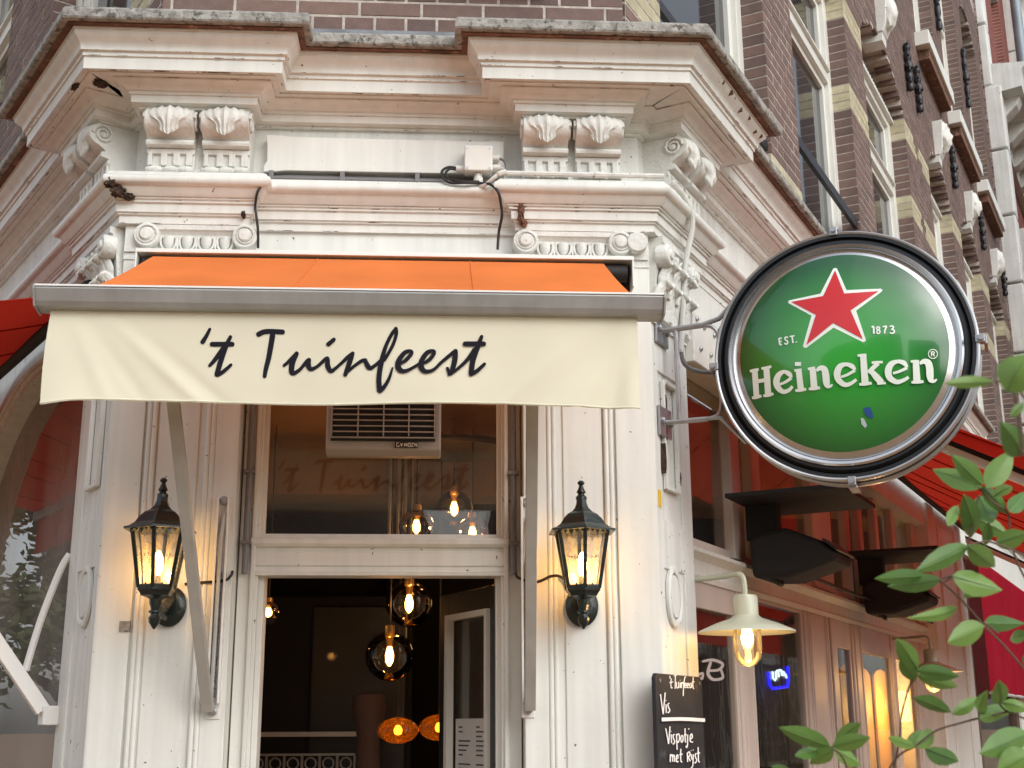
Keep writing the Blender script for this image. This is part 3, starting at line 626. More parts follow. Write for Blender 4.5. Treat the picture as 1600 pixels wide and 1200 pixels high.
OF = -.07; BAND = [(5.43, 5.62), (6.10, 6.33), (4.10, 4.27), (7.0, 7.0)]
WINS = [(.40, 1.92), (2.48, 3.94), (4.48, 6.02), (7.10, 8.30), (8.86, 10.22), (10.80, 12.1)]
opsR = [(a, b, 3.9, 6.33, .30) for a, b in WINS]+[(a+.02, b-.02, 7.60, 9.9, .25) for a, b in WINS]
def uv_(F): u = (F(1, 0, 0)-F(0, 0, 0)); n = (F(0, 1, 0)-F(0, 0, 0)); return u, n
u, n = uv_(FR); brick_wall(FR, u, n, OF, .035, 12.6, 3.80, 10.8, opsR, BAND, 270, quoin='s0')
XCR, XCL = .832, -.812
brick_wall(FC, Vector((1, 0, 0)), Vector((0, -1, 0)), -.04, XCL, XCR, 3.88, 5.6, [], BAND, 80, quoin=None)
u, n = uv_(FL)
WINL = [(.40, 1.66), (2.60, 4.0), (4.9, 6.3)]
brick_wall(FL, u, n, OF, .035, 8.8, 3.80, 6.5, [(a, b, 3.9, 6.33, .3) for a, b in WINL], BAND, 60, quoin='s0')
part(MB(FC).box((-.40, -.2, 3.80), (.37, -.034, 3.945)).box((-.42, -.2, 3.80), (.39, -.0, 3.83)), 'flashing', LEAD)
part(MB(FC).box((.12, -.1, 4.12), (.56, .02, 4.2)), 'window_sill', BLACKP, bevel=.004)
# ---- upper windows
def up_window(F, a, b, zb, zt, tr, of=OF, arched=True, bar=False, detail=True, flip=False):
    o0 = of-.115; fwd = .085
    m = MB(F)
    m.box((a, o0-.09, zb), (a+fwd, o0, zt)); m.box((b-fwd, o0-.09, zb), (b, o0, zt)); m.box((a+fwd, o0-.09, zt-fwd), (b-fwd, o0-.002, zt))
    m.box((a+fwd, o0-.09, zb), (b-fwd, o0, zb+.07))
    if tr: m.box((a+fwd, o0-.09, tr-.045), (b-fwd, o0-.001, tr+.045)); m.box((a+fwd, o0-.03, tr+.03), (b-fwd, o0+.02, tr+.048))
    w_ = part(m, 'window', WINW, bevel=.004)
    i0 = o0-.03; sa = .045
    ms = MB(F)
    for z0_, z1_ in (((zb+.07, tr-.045), (tr+.045, zt-fwd)) if tr else ((zb+.07, zt-fwd),)):
        for p, q in ((a+fwd, a+fwd+sa), (b-fwd-sa, b-fwd)): ms.box((p, i0-.05, z0_), (q, i0, z1_))
        for p, q in ((z0_, z0_+sa), (z1_-sa, z1_)): ms.box((a+fwd+sa, i0-.05, p), (b-fwd-sa, i0-.001, q))
        MB(F).box((a+fwd+sa, i0-.03, z0_+sa), (b-fwd-sa, i0-.026, z1_-sa)).build('pane', GLASSB if z0_ < tr or not tr else GLASSB, w_)
    ms.build('sash', WINW, w_, bevel=.003)
    if arched:
        mm = MB(F)
        hh = (b-a)/2; Rr = (hh*hh+.09)/.6; cz = zt+.30-Rr; cs = (a+b)/2
        pts = [(a, zt), (b, zt)]+[(cs+hh*math.cos(t), max(zt+.001, cz+math.sqrt(max(0, Rr*Rr-(hh*math.cos(t))**2)))) for t in [R(q) for q in (12, 30, 50, 70, 90, 110, 130, 150, 168)]]
        mm.ext_o(pts, o0-.20, o0-.06); mm.build('arch_panel', BROWNW, w_)
        dz = MB(F); k = 0; p = a+.02
        while p < b-.05: dz.box((p, o0-.05, zt), (p+.028, o0+.018, zt+.045)); p += .062
        dz.box((a, o0-.06, zt-.03), (b, o0+.03, zt-.002)); dz.build('dentil_row', WINW, w_)
    return w_
for a, b in WINS: up_window(FR, a, b, 3.9, 6.30, 5.66)
for a, b in WINS[1:]:
    up_window(FR, a+.02, b-.02, 7.62, 10.1, 9.2, arched=False)
for a, b in WINS[2:]:
    part(MB(FR).box((a-.08, -.12, 7.46), (b+.08, .055, 7.60)), 'window_sill', WINW, bevel=.006)
    part(MB(FR).box((a+.02, -.12, 7.36), (b-.02, .03, 7.455)), 'sill_moulding', BROWNW, bevel=.006)
for a, b in WINL: up_window(FL, a, b, 3.9, 6.30, 5.6)
part(MB(FR).tube([(2.50, -.10, 4.62), (3.93, -.10, 4.62)], .012, 6).box((2.49, -.11, 4.60), (3.93, -.085, 4.66)), 'window_guard_rail', IRONB)
part(MB(FR).box((.42, -.11, 4.30), (1.91, -.085, 4.345)), 'window_guard_rail', IRONB)
# scalloped ornament on the left window frame
m = MB(FL)
for k in range(14): m.lathe([(0, .0), (.05, .004), (.052, .012), (.03, .016), (0, .016)], (1.60-.0, OF-.11, 4.20+k*.072), 14, ax='o')
part(m, 'scalloped_trim', WINW, smooth=True)
# ---- carved keystones and wrought anchors on the upper front
def keystone(s, z):
    m = MB(FR); m.ext_s([(-.2, z-.17), (-.03, z-.17), (.0, z-.10), (.02, z+.17), (-.2, z+.17)], s-.085, s+.085); k = part(m, 'keystone', CARVE, bevel=.006)
    rr = random.Random(int(s*10)); bmh = bmesh.new(); bmesh.ops.create_icosphere(bmh, subdivisions=3, radius=1)
    vs = []
    for v in bmh.verts:
        c = v.co; d = .88+.14*math.sin(c.x*11+s)*math.cos(c.z*13)+.16*rr.random()
        if c.z < .1 and abs(c.x) < .35 and c.y > .4: d += .25*(1-abs(c.x)/.35)*(.6 if c.z > -.5 else .3)   # muzzle
        if abs(abs(c.x)-.38) < .14 and abs(c.z-.22) < .14 and c.y > .3: d -= .16
        if c.z > .5: d += .10*abs(math.sin(c.x*12))
        vs.append((s+c.x*.082*d, .0+c.y*.075*d, z+.02+c.z*.145*d))
    mm = MB(FR); mm.add(vs, [tuple(v.index for v in f.verts) for f in bmh.faces]); bmh.free(); mm.build('lion_head', CARVE, k, smooth=True, ang=70)
    MB(FR).ext_s([(-.2, z-.24), (-.04, z-.24), (-.035, z-.172), (-.2, z-.172)], s-.075, s+.075).build('keystone_foot', PAINTW, k)
for a, b in WINS[2:]: keystone((a+b)/2-.02, 6.80)
def anchor(s, z0, z1, name='wall_anchor'):
    m = MB(FR); n_ = 7; h = z1-z0
    pts = []; 
    prof = []
    for k in range(57):
        t = k/56; r = .020+.013*abs(math.sin(t*math.pi*5))+(.012 if abs(t-.5) < .05 else 0)
        if t < .03 or t > .97: r = .006
        prof.append((r, t*h))
    m.lathe(prof, (s, OF+.03, z0), 10); m.tube([(s-.05, OF+.03, z0+h*.5), (s+.05, OF+.03, z0+h*.5)], .016, 8)
    for q in (.12, .35, .65, .88): m.tube([(s, OF+.03, z0+h*q), (s+.035, OF+.045, z0+h*q+.03), (s+.03, OF+.05, z0+h*q+.06)], [.012, .01, .005], 6); m.tube([(s, OF+.03, z0+h*q), (s-.035, OF+.045, z0+h*q+.03), (s-.03, OF+.05, z0+h*q+.06)], [.012, .01, .005], 6)
    part(m, name, IRONB, smooth=True)
for s in (6.30, 6.74, 8.58, 10.5, 12.3): anchor(s, 6.66, 7.12)
for s in (8.58, 10.5): anchor(s, 8.4, 9.2)
# ---- right shopfront: posts, transom bar, panes
SO = -.08
def rbox(s0, s1, z0, z1, o1=SO, o0=None, m=None): return (m or MB(FR)).box((s0, o0 if o0 is not None else o1-.045, z0), (s1, o1, z1))
m = MB(FR); m.ext_s([(SO-.1, 2.055), (SO, 2.055), (SO+.006, 2.075), (SO, 2.085), (SO, 2.13), (SO+.012, 2.14), (SO+.03, 2.152), (SO+.03, 2.166), (SO-.1, 2.185)], .33, 5.0); part(m, 'shopfront_transom', PAINT, smooth=True, ang=25)
PST = mat('shop_post_paint', (.56, .49, .44), .5, var=.1, vscale=5, bump=.1)
for a, b in ((1.04, 1.22), (2.02, 2.46), (2.50, 2.60), (2.93, 3.14), (3.9, 4.0), (4.60, 5.0)):
    part(rbox(a, b, 0, 2.055), 'shopfront_post', PST, bevel=.006)
for a, b in ((1.04, 1.16), (1.32, 1.44), (2.28, 2.64), (2.98, 3.06), (3.28, 3.38), (3.72, 3.80), (4.2, 4.3), (4.85, 5.0)):
    part(rbox(a, b, 2.185, 2.84), 'shopfront_post', PST, bevel=.006)
for a, b in ((.33, 1.04), (1.16, 1.32), (1.44, 2.28), (2.64, 2.98), (3.06, 3.28), (3.38, 3.72), (3.80, 4.2), (4.3, 4.85)):
    w_ = part(MB(FR).box((a, SO-.05, 2.185), (b, SO-.022, 2.215)), 'shop_window', PST); MB(FR).box((a, SO-.042, 2.215), (b, SO-.038, 2.84)).build('pane', GL, w_)
for a, b, zt in ((.33, 1.04, 1.96), (1.22, 2.02, 2.04), (2.60, 2.93, 1.92), (3.14, 3.9, 1.92), (4.0, 4.6, 1.92)):
    m = MB(FR).box((a, SO-.04, zt), (b, SO-.008, 2.055)); m.box((a, SO-.04, 0), (b, SO-.008, .5))
    m.box((a, SO-.04, .5), (a+.03, SO-.010, zt)); m.box((b-.03, SO-.04, .5), (b, SO-.010, zt))
    w_ = part(m, 'shop_window', PST, bevel=.003); MB(FR).box((a+.03, SO-.024, .5), (b-.03, SO-.020, zt)).build('pane', GL, w_)
part(MB(FR).box((.33, -.2, 2.84), (5.0, -.02, 3.168)), 'fascia_board', PAINT)
part(MB(FR).box((6.3, -.2, 2.84), (12.6, -.02, 3.168)), 'fascia_board', PAINT)
m = MB(FR); m.box((5.0, -.3, 0), (6.4, -.01, 3.17)); m.box((5.0, -.012, 0), (5.25, 0.004, 3.0)); m.box((6.1, -.012, 0), (6.401, 0.004, 3.0)); m.box((5.40, -.012, 0), (5.95, 0, 2.9)); part(m, 'pilaster', PAINT, bevel=.006)
for bx in (((6.9, -.15, 0), (7.1, -.08, 2.84)), ((6.4, -.2, 0), (6.9, -.15, 2.84)), ((9.4, -.15, 0), (9.6, -.08, 2.84))): part(MB(FR).box(*bx), 'shopfront_post', INTP)
for q in (2.07, 2.10, 2.38, 2.41, 2.97, 3.10, 4.66, 4.94, 1.07, 1.19): part(MB(FR).tube([(q, SO, .1), (q, SO, 2.05)], .008, 6), 'post_bead', PST, smooth=True)
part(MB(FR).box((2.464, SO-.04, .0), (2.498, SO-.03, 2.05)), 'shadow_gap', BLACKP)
w_ = part(MB(FR).box((7.1, -.15, 0), (9.4, -.08, .5)), 'shop_window', PST); MB(FR).box((7.1, -.12, .5), (9.4, -.116, 2.8)).build('pane', GL, w_)
part(MB(FR).box((9.6, -.3, 0), (12.6, -.06, 2.84)), 'shopfront_wall', PAINT)
part(MB(FR).box((9.6, -.085, .5), (12.6, -.059, .55)), 'plinth', PAINT)
# ---- left shopfront with the big arched window
ac, ah, zp, bb = 1.15, 1.15, 2.93, .95
def archz(s, grow=0): return zp-bb+(bb+grow)*math.sqrt(max(0, 1-((s-ac)/(ah+grow))**2))
sp_ = [.0+.33+(2.38-.33)*k/28 for k in range(29)]
m = MB(FL)
for a, b in zip(sp_, sp_[1:]):
    m.ext_o([(a, archz(a)), (b, archz(b)), (b, 3.168), (a, 3.168)], -.16, -.05)
m.box((2.3, -.16, 0), (9, -.05, 3.168)); m.box((.33, -.16, 0), (2.3, -.05, .45)); part(m, 'shopfront_wall', PAINTW)
m = MB(FL); hw_ = .06
for gr0, gr1, of_ in ((.02, .10, -.03), (.035, .07, -.02), (0.0, .02, -.045)):
    for a, b in zip(sp_, sp_[1:]):
        m.ext_o([(a, archz(a, gr0)), (b, archz(b, gr0)), (b, archz(b, gr1)), (a, archz(a, gr1))], -.05, of_)
part(m, 'arch_moulding', PAINTW)
m = MB(FL); m.box((.33, -.14, 0), (.42, -.06, 2.75)); m.box((.42, -.14, 0), (.46, -.075, 2.73)); w_ = part(m, 'arched_window', WINW, bevel=.004)
gp = [(.46, .45)]+[(2.29, .45)]+[(s, archz(s, .01)) for s in [2.29-(2.29-.46)*k/20 for k in range(21)]]
MB(FL).ext_o(gp, -.125, -.121).build('pane', GLL, w_)
m = MB(FL)
for k in range(2): m.box((.335, -.06, 0), (.345, -.052, 3))
# ---- interior shell
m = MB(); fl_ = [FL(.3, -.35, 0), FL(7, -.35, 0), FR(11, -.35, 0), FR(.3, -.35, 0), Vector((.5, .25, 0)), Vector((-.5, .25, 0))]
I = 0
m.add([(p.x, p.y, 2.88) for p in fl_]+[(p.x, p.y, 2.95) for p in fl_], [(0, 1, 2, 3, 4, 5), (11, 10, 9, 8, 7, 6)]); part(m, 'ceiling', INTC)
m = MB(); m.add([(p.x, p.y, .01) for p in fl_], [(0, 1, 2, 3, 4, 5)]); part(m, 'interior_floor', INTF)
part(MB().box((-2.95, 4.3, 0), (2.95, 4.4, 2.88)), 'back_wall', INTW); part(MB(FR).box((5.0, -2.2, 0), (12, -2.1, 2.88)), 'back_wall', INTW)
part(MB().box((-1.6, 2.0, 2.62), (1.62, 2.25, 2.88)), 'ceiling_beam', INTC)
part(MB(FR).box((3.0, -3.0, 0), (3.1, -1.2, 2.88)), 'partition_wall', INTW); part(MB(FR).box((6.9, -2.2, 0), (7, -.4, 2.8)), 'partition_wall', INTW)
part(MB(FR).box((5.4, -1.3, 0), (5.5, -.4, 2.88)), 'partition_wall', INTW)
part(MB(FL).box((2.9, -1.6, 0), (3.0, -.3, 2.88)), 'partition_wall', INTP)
# ochre panelled inner door lit by the swan neck lamp and an added point light
yd = None
for k, (a, b) in enumerate(((3.75, 4.15), (4.16, 4.62), (4.63, 5.1), (5.11, 5.6), (5.61, 6.1))):
    m = MB(FR); m.ext_o([(a, 0), (b, 0), (b, 1.84)]+[(a+(b-a)*(.5+.5*math.cos(R(q))), 1.84+.06*math.sin(R(q))) for q in (20, 50, 90, 130, 160)]+[(a, 1.84)], -.365-.02*(k % 2), -.350-.02*(k % 2)); part(m, 'folding_panel', YELP, bevel=.006)
# ================================================================== neighbouring buildings
NB = thing('neighbouring_building', 'dark brick row house with white block piers beyond the wall anchors, far right', 'building', FR(12.7, -.1, 0))
m = MB(FR)
def nbp(mb, name, mt_, par=None, **k): return mb.build(name, mt_, par or NB, **k)
wl = brick_wall  # same bond for the house next door
_B = B; B = NB
u, n = uv_(FR)
brick_wall(FR, u, n, -.05, 12.65, 18.5, 3.2, 16, [(14.3, 15.9, 5.6, 7.2, .8), (13.3, 14.1, 10.2, 13, 0), (15, 16.4, 10.2, 13, 0)], [], 0, bmat_=REDB)
nbp(MB(FR).box((14.3, -.4, 5.0), (15.9, -.25, 8.0)), 'window_recess', BROWNW)
up_window(FR, 13.3, 14.1, 10.2, 13, 0, of=-.05, arched=False); up_window(FR, 15, 16.4, 10.2, 13, 0, of=-.05, arched=False)
nbp(MB(FR).ext_s([(-.1, 7.9), (.02, 7.9), (.06, 8.1), (.06, 8.5), (-.1, 8.5)], 14.95, 15.3), 'keystone', PAINTW, bevel=.01)
for s in (13.6, 16.9):
    m = MB(FR).lathe([(.01, 0), (.03, .1), (.02, .4), (.05, .55), (.02, .7), (.03, 1.1), (.01, 1.3)], (s, 0, 7.2), 8); nbp(m, 'wall_anchor', IRONB, smooth=True)
m = MB(FR).ext_s([(-.1, 9.3), (.05, 9.3), (.06, 9.5), (.12, 9.6), (.40, 9.62), (.42, 9.85), (.5, 9.95), (-.1, 10.05)], 12.68, 17.4); nbp(m, 'cornice', PAINTW)
for k in range(6): nbp(MB(FR).ext_s([(0.05, 9.3), (.12, 9.34), (.30, 9.5), (.36, 9.62), (.05, 9.62)], 12.95+k*.82, 13.2+k*.82), 'cornice_bracket', CARVE, bevel=.01)
for k in range(11):      # blocks of the white pier
    nbp(MB(FR).box((12.66, -.3, 4.2+k*.92), (12.98, .05+(0 if k > 5 else .1), 5.09+k*.92)), 'pier_block', PAINTW, bevel=.02)
for k in range(5): nbp(MB(FR).box((17.4, -.3, 7+k*1.4), (18.2, .1, 8.38+k*1.4)), 'pier_block', PAINTW, bevel=.02)
nbp(MB(FR).box((12.68, -.1, 3.0), (18.4, .12, 3.5)).box((12.68, -.1, 4.1), (14.2, .12, 4.5)), 'shop_cornice', PAINTW)
nbp(MB(FR).box((12.68, -.2, 0), (18.4, -.1, 3.0)), 'ground_floor_wall', PAINTW)
DP = tag(MB(FR).tube([(16.9, .18, 0), (16.9, .18, 18)], .085, 12).tube([(16.9, .18, 7.4), (16.9, .18, 7.5)], .10, 12).tube([(16.9, .18, 10.4), (16.9, .18, 10.5)], .10, 12).tube([(16.9, .18, 13.4), (16.9, .18, 13.5)], .10, 12).build('downpipe', mat('blue_grey_zinc', (.23, .27, .30), .5, metal=.3, var=.2), smooth=True), 'blue grey zinc downpipe running down the neighbouring house', 'downpipe')
FB = thing('far_house', 'white banded dark brick house furthest along the street', 'building', FR(18.6, 0, 0)); B = FB
m = MB(FR); m.box((18.6, -6, 0), (34, -.1, 19)); wb = part(m, 'wall', mat('far_brick', (.12, .075, .06), .9, var=.3, vscale=8))
for k in range(9):
    for j in range(5):
        s = 19.2+k*1.7; z = 3.8+j*3.1
        w_ = MB(FR).box((s, -.12, z), (s+1.1, .02, z+2.2)).build('window', WINW, wb, bevel=.02)
for j in range(6): part(MB(FR).box((18.6, -.1, 3.2+j*3.1), (34, .18, 3.45+j*3.1)), 'string_course', PAINTW)
for s in (18.62, 21, 23.5, 26): part(MB(FR).box((s, -.1, 3.3), (s+.4, .14, 19)), 'white_pier', PAINTW)
B = _B
# houses and trees across the street, seen only as reflections in glass and sign
def house(x, y, wdt, hgt, dep, rot, label, col):
    t = thing('street_house', label, 'building', Vector((x, y, 0))); c, s = math.cos(rot), math.sin(rot)
    def F(a, o, z): return Vector((x+a*c+o*s, y+a*s-o*c, z))
    wm = mat('render_%d' % int(abs(x*10)), col, .85, var=.2)
    bd = MB(F).box((-wdt/2, -dep, 0), (wdt/2, 0, hgt)).build('wall', wm, t)
    MB(F).ext_s([(-dep-.3, hgt), (.3, hgt), (-dep/2, hgt+2.6)], -wdt/2, wdt/2).build('roof', ROOFT, t)
    for j in range(int(hgt/3)):
        for k in range(int(wdt/1.8)):
            a = -wdt/2+.7+k*1.8; f_ = MB(F).box((a, -.05, .9+j*3), (a+1.0, .04, 2.7+j*3)).build('window', WINW, bd)
            MB(F).box((a+.08, .035, .98+j*3), (a+.92, .048, 2.62+j*3)).build('pane', GLASSB, f_)
house(-15, -24, 9, 9.5, 8, math.pi+.3, 'dull brown brick house across the street behind the viewer', (.13, .08, .06))
house(-4, -27, 8, 11, 8, math.pi, 'grey rendered house across the street behind the viewer', (.2, .19, .18))
house(7, -27, 9, 9, 8, math.pi-.1, 'red brick house across the street behind the viewer', (.2, .08, .06))
house(13.2, 11.5, 12, 10, 8, math.atan2(CA, SA)+math.pi, 'unseen dark house added across the side street to darken the right shop window reflection', (.035, .028, .026))  # near-black unseen house added so the right panes reflect dark
def tree(x, y, h, r, label, n=2600, seed=1):
    t = thing('street_tree', label, 'tree', Vector((x, y, 0)), None); rn = random.Random(seed)
    m = MB().tube([(x, y, 0), (x+.1, y, h*.3), (x, y+.1, h*.6), (x+.1, y, h*.9)], [.2, .15, .1, .03], 8)
    for k in range(9):
        a = rn.random()*6.28; zz = h*(.3+.06*k); m.tube([(x, y, zz), (x+math.cos(a)*r*.4, y+math.sin(a)*r*.4, zz+r*.3), (x+math.cos(a)*r*.75, y+math.sin(a)*r*.75, zz+r*.45)], [.08, .05, .015], 5)
    m.build('trunk', BARKT, t, smooth=True)
    cl = [(rn.gauss(0, .45)*r, rn.gauss(0, .45)*r, h*.66+rn.gauss(0, .42)*r*1.1, r*(.25+.2*rn.random())) for _ in range(26)]
    lm = MB(); rd = []
    for k in range(n):
        c = rn.choice(cl); d = Vector((rn.gauss(0, 1), rn.gauss(0, 1), rn.gauss(0, 1))).normalized()*c[3]*(.6+.5*rn.random())
        p = Vector((x+c[0], y+c[1], c[2]))+d; a = Vector((rn.gauss(0, 1), rn.gauss(0, 1), rn.gauss(0, .6))).normalized(); b_ = a.orthogonal().normalized(); q = .028+.03*rn.random()
        lm.add([tuple(p-a*q*1.5), tuple(p+b_*q*.7), tuple(p+a*q*1.5), tuple(p-b_*q*.7)], [(0, 1, 2, 3)]); rd.append(rn.random())
    x_ = lm.build('crown', LEAFT, t, rnd=rd, recalc=False); x_['kind'] = 'stuff'
tree(-7.75, 6.6, 5.2, 1.5, 'leafy street tree down the side street mirrored in the arched window', 16000, 3)
tree(-9, -16, 8, 2.4, 'street tree across the road mirrored in the round sign', 7000, 5)
# ================================================================== front awning
AW = thing('awning', 'orange retractable awning over the corner door with a cream lettered valance', 'awning', FC(.01, .06, 3.05))
HX0, HX1, HZ = -.812, .826, 3.056
m = MB(FC); m.box((HX0, .0, HZ-.006), (HX1, .075, HZ+.008)); m.box((HX1-.006, .0, HZ-.10), (HX1, .075, HZ-.006)); m.box((HX0, .0, HZ-.10), (HX0+.006, .075, HZ-.006)); m.build('cassette', ALUW, AW, bevel=.0015)
m = MB(FC).tube([(HX0+.02, .036, HZ-.042), (HX1-.02, .036, HZ-.042)], .030, 16); m.build('roller', BLACKP, AW, smooth=True)
MB(FC).box((HX0+.006, -.01, HZ-.10), (HX1-.006, .004, HZ-.006)).build('backing_plate', BLACKP, AW)
BX0, BX1, BO, BZ = -.884, .787, .78, 2.670
def fab(u, v):
    a = HX0+.055+(HX1-.10-HX0-.055)*u; b = BX0+.075+(BX1-BX0-.12)*u
    sag = -.010*math.sin(math.pi*v)*(1+.3*math.sin(u*9)); return (a+(b-a)*v, .062+(BO-.03-.062)*v, HZ-.016+(BZ-.004-(HZ-.016))*v+sag)
m = MB(FC).grid(fab, 40, 14); cc_ = m.build('canopy_cloth', ORANGE, AW, smooth=True)
for u_ in (.36, .70): MB(FC).tube([(p[0], p[1], p[2]+.001) for p in (fab(u_, k/12) for k in range(13))], .0022, 5).build('seam', ORANGE, cc_, smooth=True)
m = MB(FC); m.ext_s([(BO-.06, 2.676), (BO+.02, 2.676), (BO+.022, 2.671), (BO+.008, 2.640), (BO-.002, 2.628), (BO-.05, 2.622), (BO-.06, 2.63)], BX0, BX1); m.build('front_bar', ALU, AW, bevel=.0015)
MB(FC).box((BX0-.002, BO-.062, 2.6765), (BX1+.002, BO+.0235, 2.6815)).build('front_bar_trim', ALUW, AW)
for e0, e1 in ((BX0-.005, BX0), (BX1, BX1+.005)): MB(FC).ext_s([(BO-.065, 2.680), (BO+.025, 2.680), (BO+.024, 2.668), (BO+.006, 2.626), (BO-.055, 2.618)], e0, e1).build('end_cap', ALU, AW)
VX0, VX1, VT, VB = -.852, .720, 2.626, 2.372
def valo(s, z):
    u = (s-VX0)/(VX1-VX0); v = (VT-z)/(VT-VB)
    o = BO-.028
    o += v*(.006*math.sin(u*9+1)+.003*math.sin(u*23)) + v*v*.014*math.exp(-((u-.03)/.05)**2)+.012*v*math.exp(-((u-.985)/.02)**2)
    for uc, sl, am in ((.07, .35, .004), (.11, .55, -.003), (.17, .8, .005), (.205, .85, -.003), (.95, -.5, .006), (.90, -.65, -.004), (.85, -.8, .004), (.978, -.3, -.005)):
        d = u-(uc+sl*(v-.5)*.22); o += am*math.exp(-(d/.014)**2)*min(1, v*1.4)
    return o
def valf(u, v):
    s = VX0+(VX1-VX0)*u; bot = VB+.004*math.sin(u*11)-.010*math.exp(-(u/.04)**2)+.004*math.exp(-((u-.5)/.3)**2); s += -.006*math.sin(v*3)*(1-u)*1.0
    z = VT+(bot-VT)*v; return (s, valo(s, z), z)
V = MB(FC).grid(valf, 160, 26).build('valance', CREAM, AW, smooth=True)
hem = MB(FC)
pts = [valf(u/60, .985) for u in range(61)]; hem.tube([(p[0], p[1], p[2]) for p in pts], .0028, 6); hem.build('hem', CREAM, V, smooth=True)
# brush lettering "'t Tuinfeest" on the valance (drawing units: 6.667 per photo pixel at the cloth)
S2 = 1530-0  # second sheet offset: (530-300)*6.667
def q2(l): return [(x+1533, y, w_) for x, y, w_ in l]
TXT = [[(185, 92, 34), (148, 165, 46), (108, 228, 54)], [(400, 172, 42), (345, 290, 60), (300, 420, 62), (258, 565, 60)], [(262, 572, 50), (325, 535, 46), (405, 465, 38)], [(180, 475, 36), (235, 415, 50), (305, 320, 56), (335, 270, 40)], [(205, 250, 56), (420, 250, 56)],
       [(690, 148, 60), (770, 118, 60), (945, 122, 58)], [(838, 160, 66), (800, 380, 60), (770, 500, 54), (755, 585, 44)],
       [(955, 472, 34), (1020, 415, 46), (1090, 340, 44)], [(1092, 345, 46), (1045, 440, 66), (1035, 530, 62), (1060, 548, 52), (1120, 512, 40), (1190, 430, 42)], [(1190, 425, 40), (1220, 405, 40), (1210, 460, 62), (1235, 505, 50), (1300, 480, 38), (1390, 400, 44)], [(1392, 398, 44), (1412, 398, 46), (1412, 470, 62), (1445, 525, 50), (1500, 492, 38), (1570, 430, 36)],
       [(1478, 198, 46), (1418, 250, 52)],
       q2([(20, 450, 36), (80, 390, 44), (142, 342, 44)]), q2([(140, 345, 46), (110, 430, 60), (62, 565, 48)]), q2([(90, 535, 30), (150, 480, 36), (230, 425, 42), (275, 415, 44)]), q2([(268, 412, 44), (295, 470, 58), (325, 500, 48), (375, 470, 40), (440, 415, 40)]),
       q2([(592, 92, 46), (540, 160, 42), (480, 290, 46), (440, 440, 60), (415, 600, 60), (420, 730, 62)]), q2([(590, 88, 46), (595, 150, 42), (560, 260, 40), (500, 370, 40), (470, 420, 36)]), q2([(425, 738, 54), (470, 695, 48), (520, 610, 38), (556, 500, 24)]),
       q2([(640, 455, 34), (700, 415, 46), (755, 350, 42), (740, 325, 42), (680, 345, 52), (620, 430, 62), (618, 500, 66), (665, 535, 50), (740, 515, 38), (840, 455, 34)]),
       q2([(880, 455, 34), (940, 415, 46), (990, 350, 42), (975, 325, 42), (915, 345, 52), (860, 430, 62), (858, 500, 66), (905, 540, 50), (985, 520, 38), (1070, 440, 38), (1195, 335, 44)]),
       q2([(1212, 325, 56), (1205, 420, 62), (1175, 530, 54), (1145, 572, 36)]), q2([(1150, 570, 34), (1128, 505, 36)]), q2([(1160, 570, 34), (1260, 490, 38), (1340, 410, 44), (1410, 310, 50)]),
       q2([(1485, 172, 42), (1440, 290, 60), (1395, 420, 62), (1375, 555, 60)]), q2([(1372, 568, 50), (1440, 530, 46), (1515, 460, 38)]), q2([(1310, 250, 56), (1508, 250, 56)])]
def vmap(x, y, lf):
    px, py = 300+x/6.667, 500+y/6.667; s, z = onC(px, py, BO-.025); z = min(z, VT-.003); return (s, valo(s, z)+.0008+lf, z)
for ws in (TXT[:5], TXT[5:]):
    tx = MB(FC); brush(tx, [[(p[0], p[1], p[2]*.90) for p in q_] for q_ in ws], vmap, 8, nb=3); tx.build('valance_lettering', INK, V, recalc=False)
    tx = MB(FC); brush(tx, [[(p[0], p[1], p[2]*.90) for p in q_] for q_ in ws], lambda x, y, lf: (lambda q_: (q_[0], q_[1]-.0016-lf*2, q_[2]))(vmap(x, y, lf)), 5, nb=1); tx.build('lettering_reverse', INK, V, recalc=False)
# folding side arms and gas springs of the awning
def arm(x0, x1, o1, z1, xr_, zr):
    a = MB(FC)
    def bar(p, q, wd, th):
        P, Q = Vector(p), Vector(q); d = (Q-P).normalized(); sx = Vector((1, 0, 0)); sx = (sx-d*sx.dot(d)).normalized(); t = d.cross(sx)
        vs = [tuple(c+sx*a_*wd/2+t*b_*th/2) for c in (P, Q) for a_, b_ in ((-1, -1), (1, -1), (1, 1), (-1, 1))]
        a.add(vs, [(0, 3, 2, 1), (4, 5, 6, 7), (0, 1, 5, 4), (1, 2, 6, 5), (2, 3, 7, 6), (3, 0, 4, 7)])
    bar((x0, .035, 1.60), (x1, o1-.05, z1-.03), .034, .022); p = a.build('arm', ARMG, AW, bevel=.002)
    r_ = MB(FC).box((xr_-.020, .0, 1.575), (xr_+.020, .005, 2.262)).box((xr_-.020, .005, 1.62), (xr_-.013, .030, 2.25)).box((xr_+.013, .005, 1.62), (xr_+.020, .030, 2.25)); r_.build('wall_rail', ALUW, AW, bevel=.001)
    for z in (1.598, 2.243):
        MB(FC).lathe([(.013, 0), (.013, .012), (.008, .016), (0, .016)], (xr_, .006, z), 14, ax='o').build('bolt', STEEL, AW, smooth=True)
    sp = [(xr_+(x0-xr_)*0+.006*math.cos(k*1.9), .016+.006*math.sin(k*1.9), 1.64+k*.0018) for k in range(210)]
    MB(FC).tube([(xr_, .016, 1.62), (xr_, .016, 2.06)], .004, 6).tube([(xr_-.004, .03, 1.62), (xr_+.0, .034, 2.12), (xr_+.006, .02, 2.2)], .006, 6).build('spring_strut', ARMG, AW, smooth=True)
    MB(FC).tube(sp, .0016, 4).build('coil_spring', BLACK, AW)
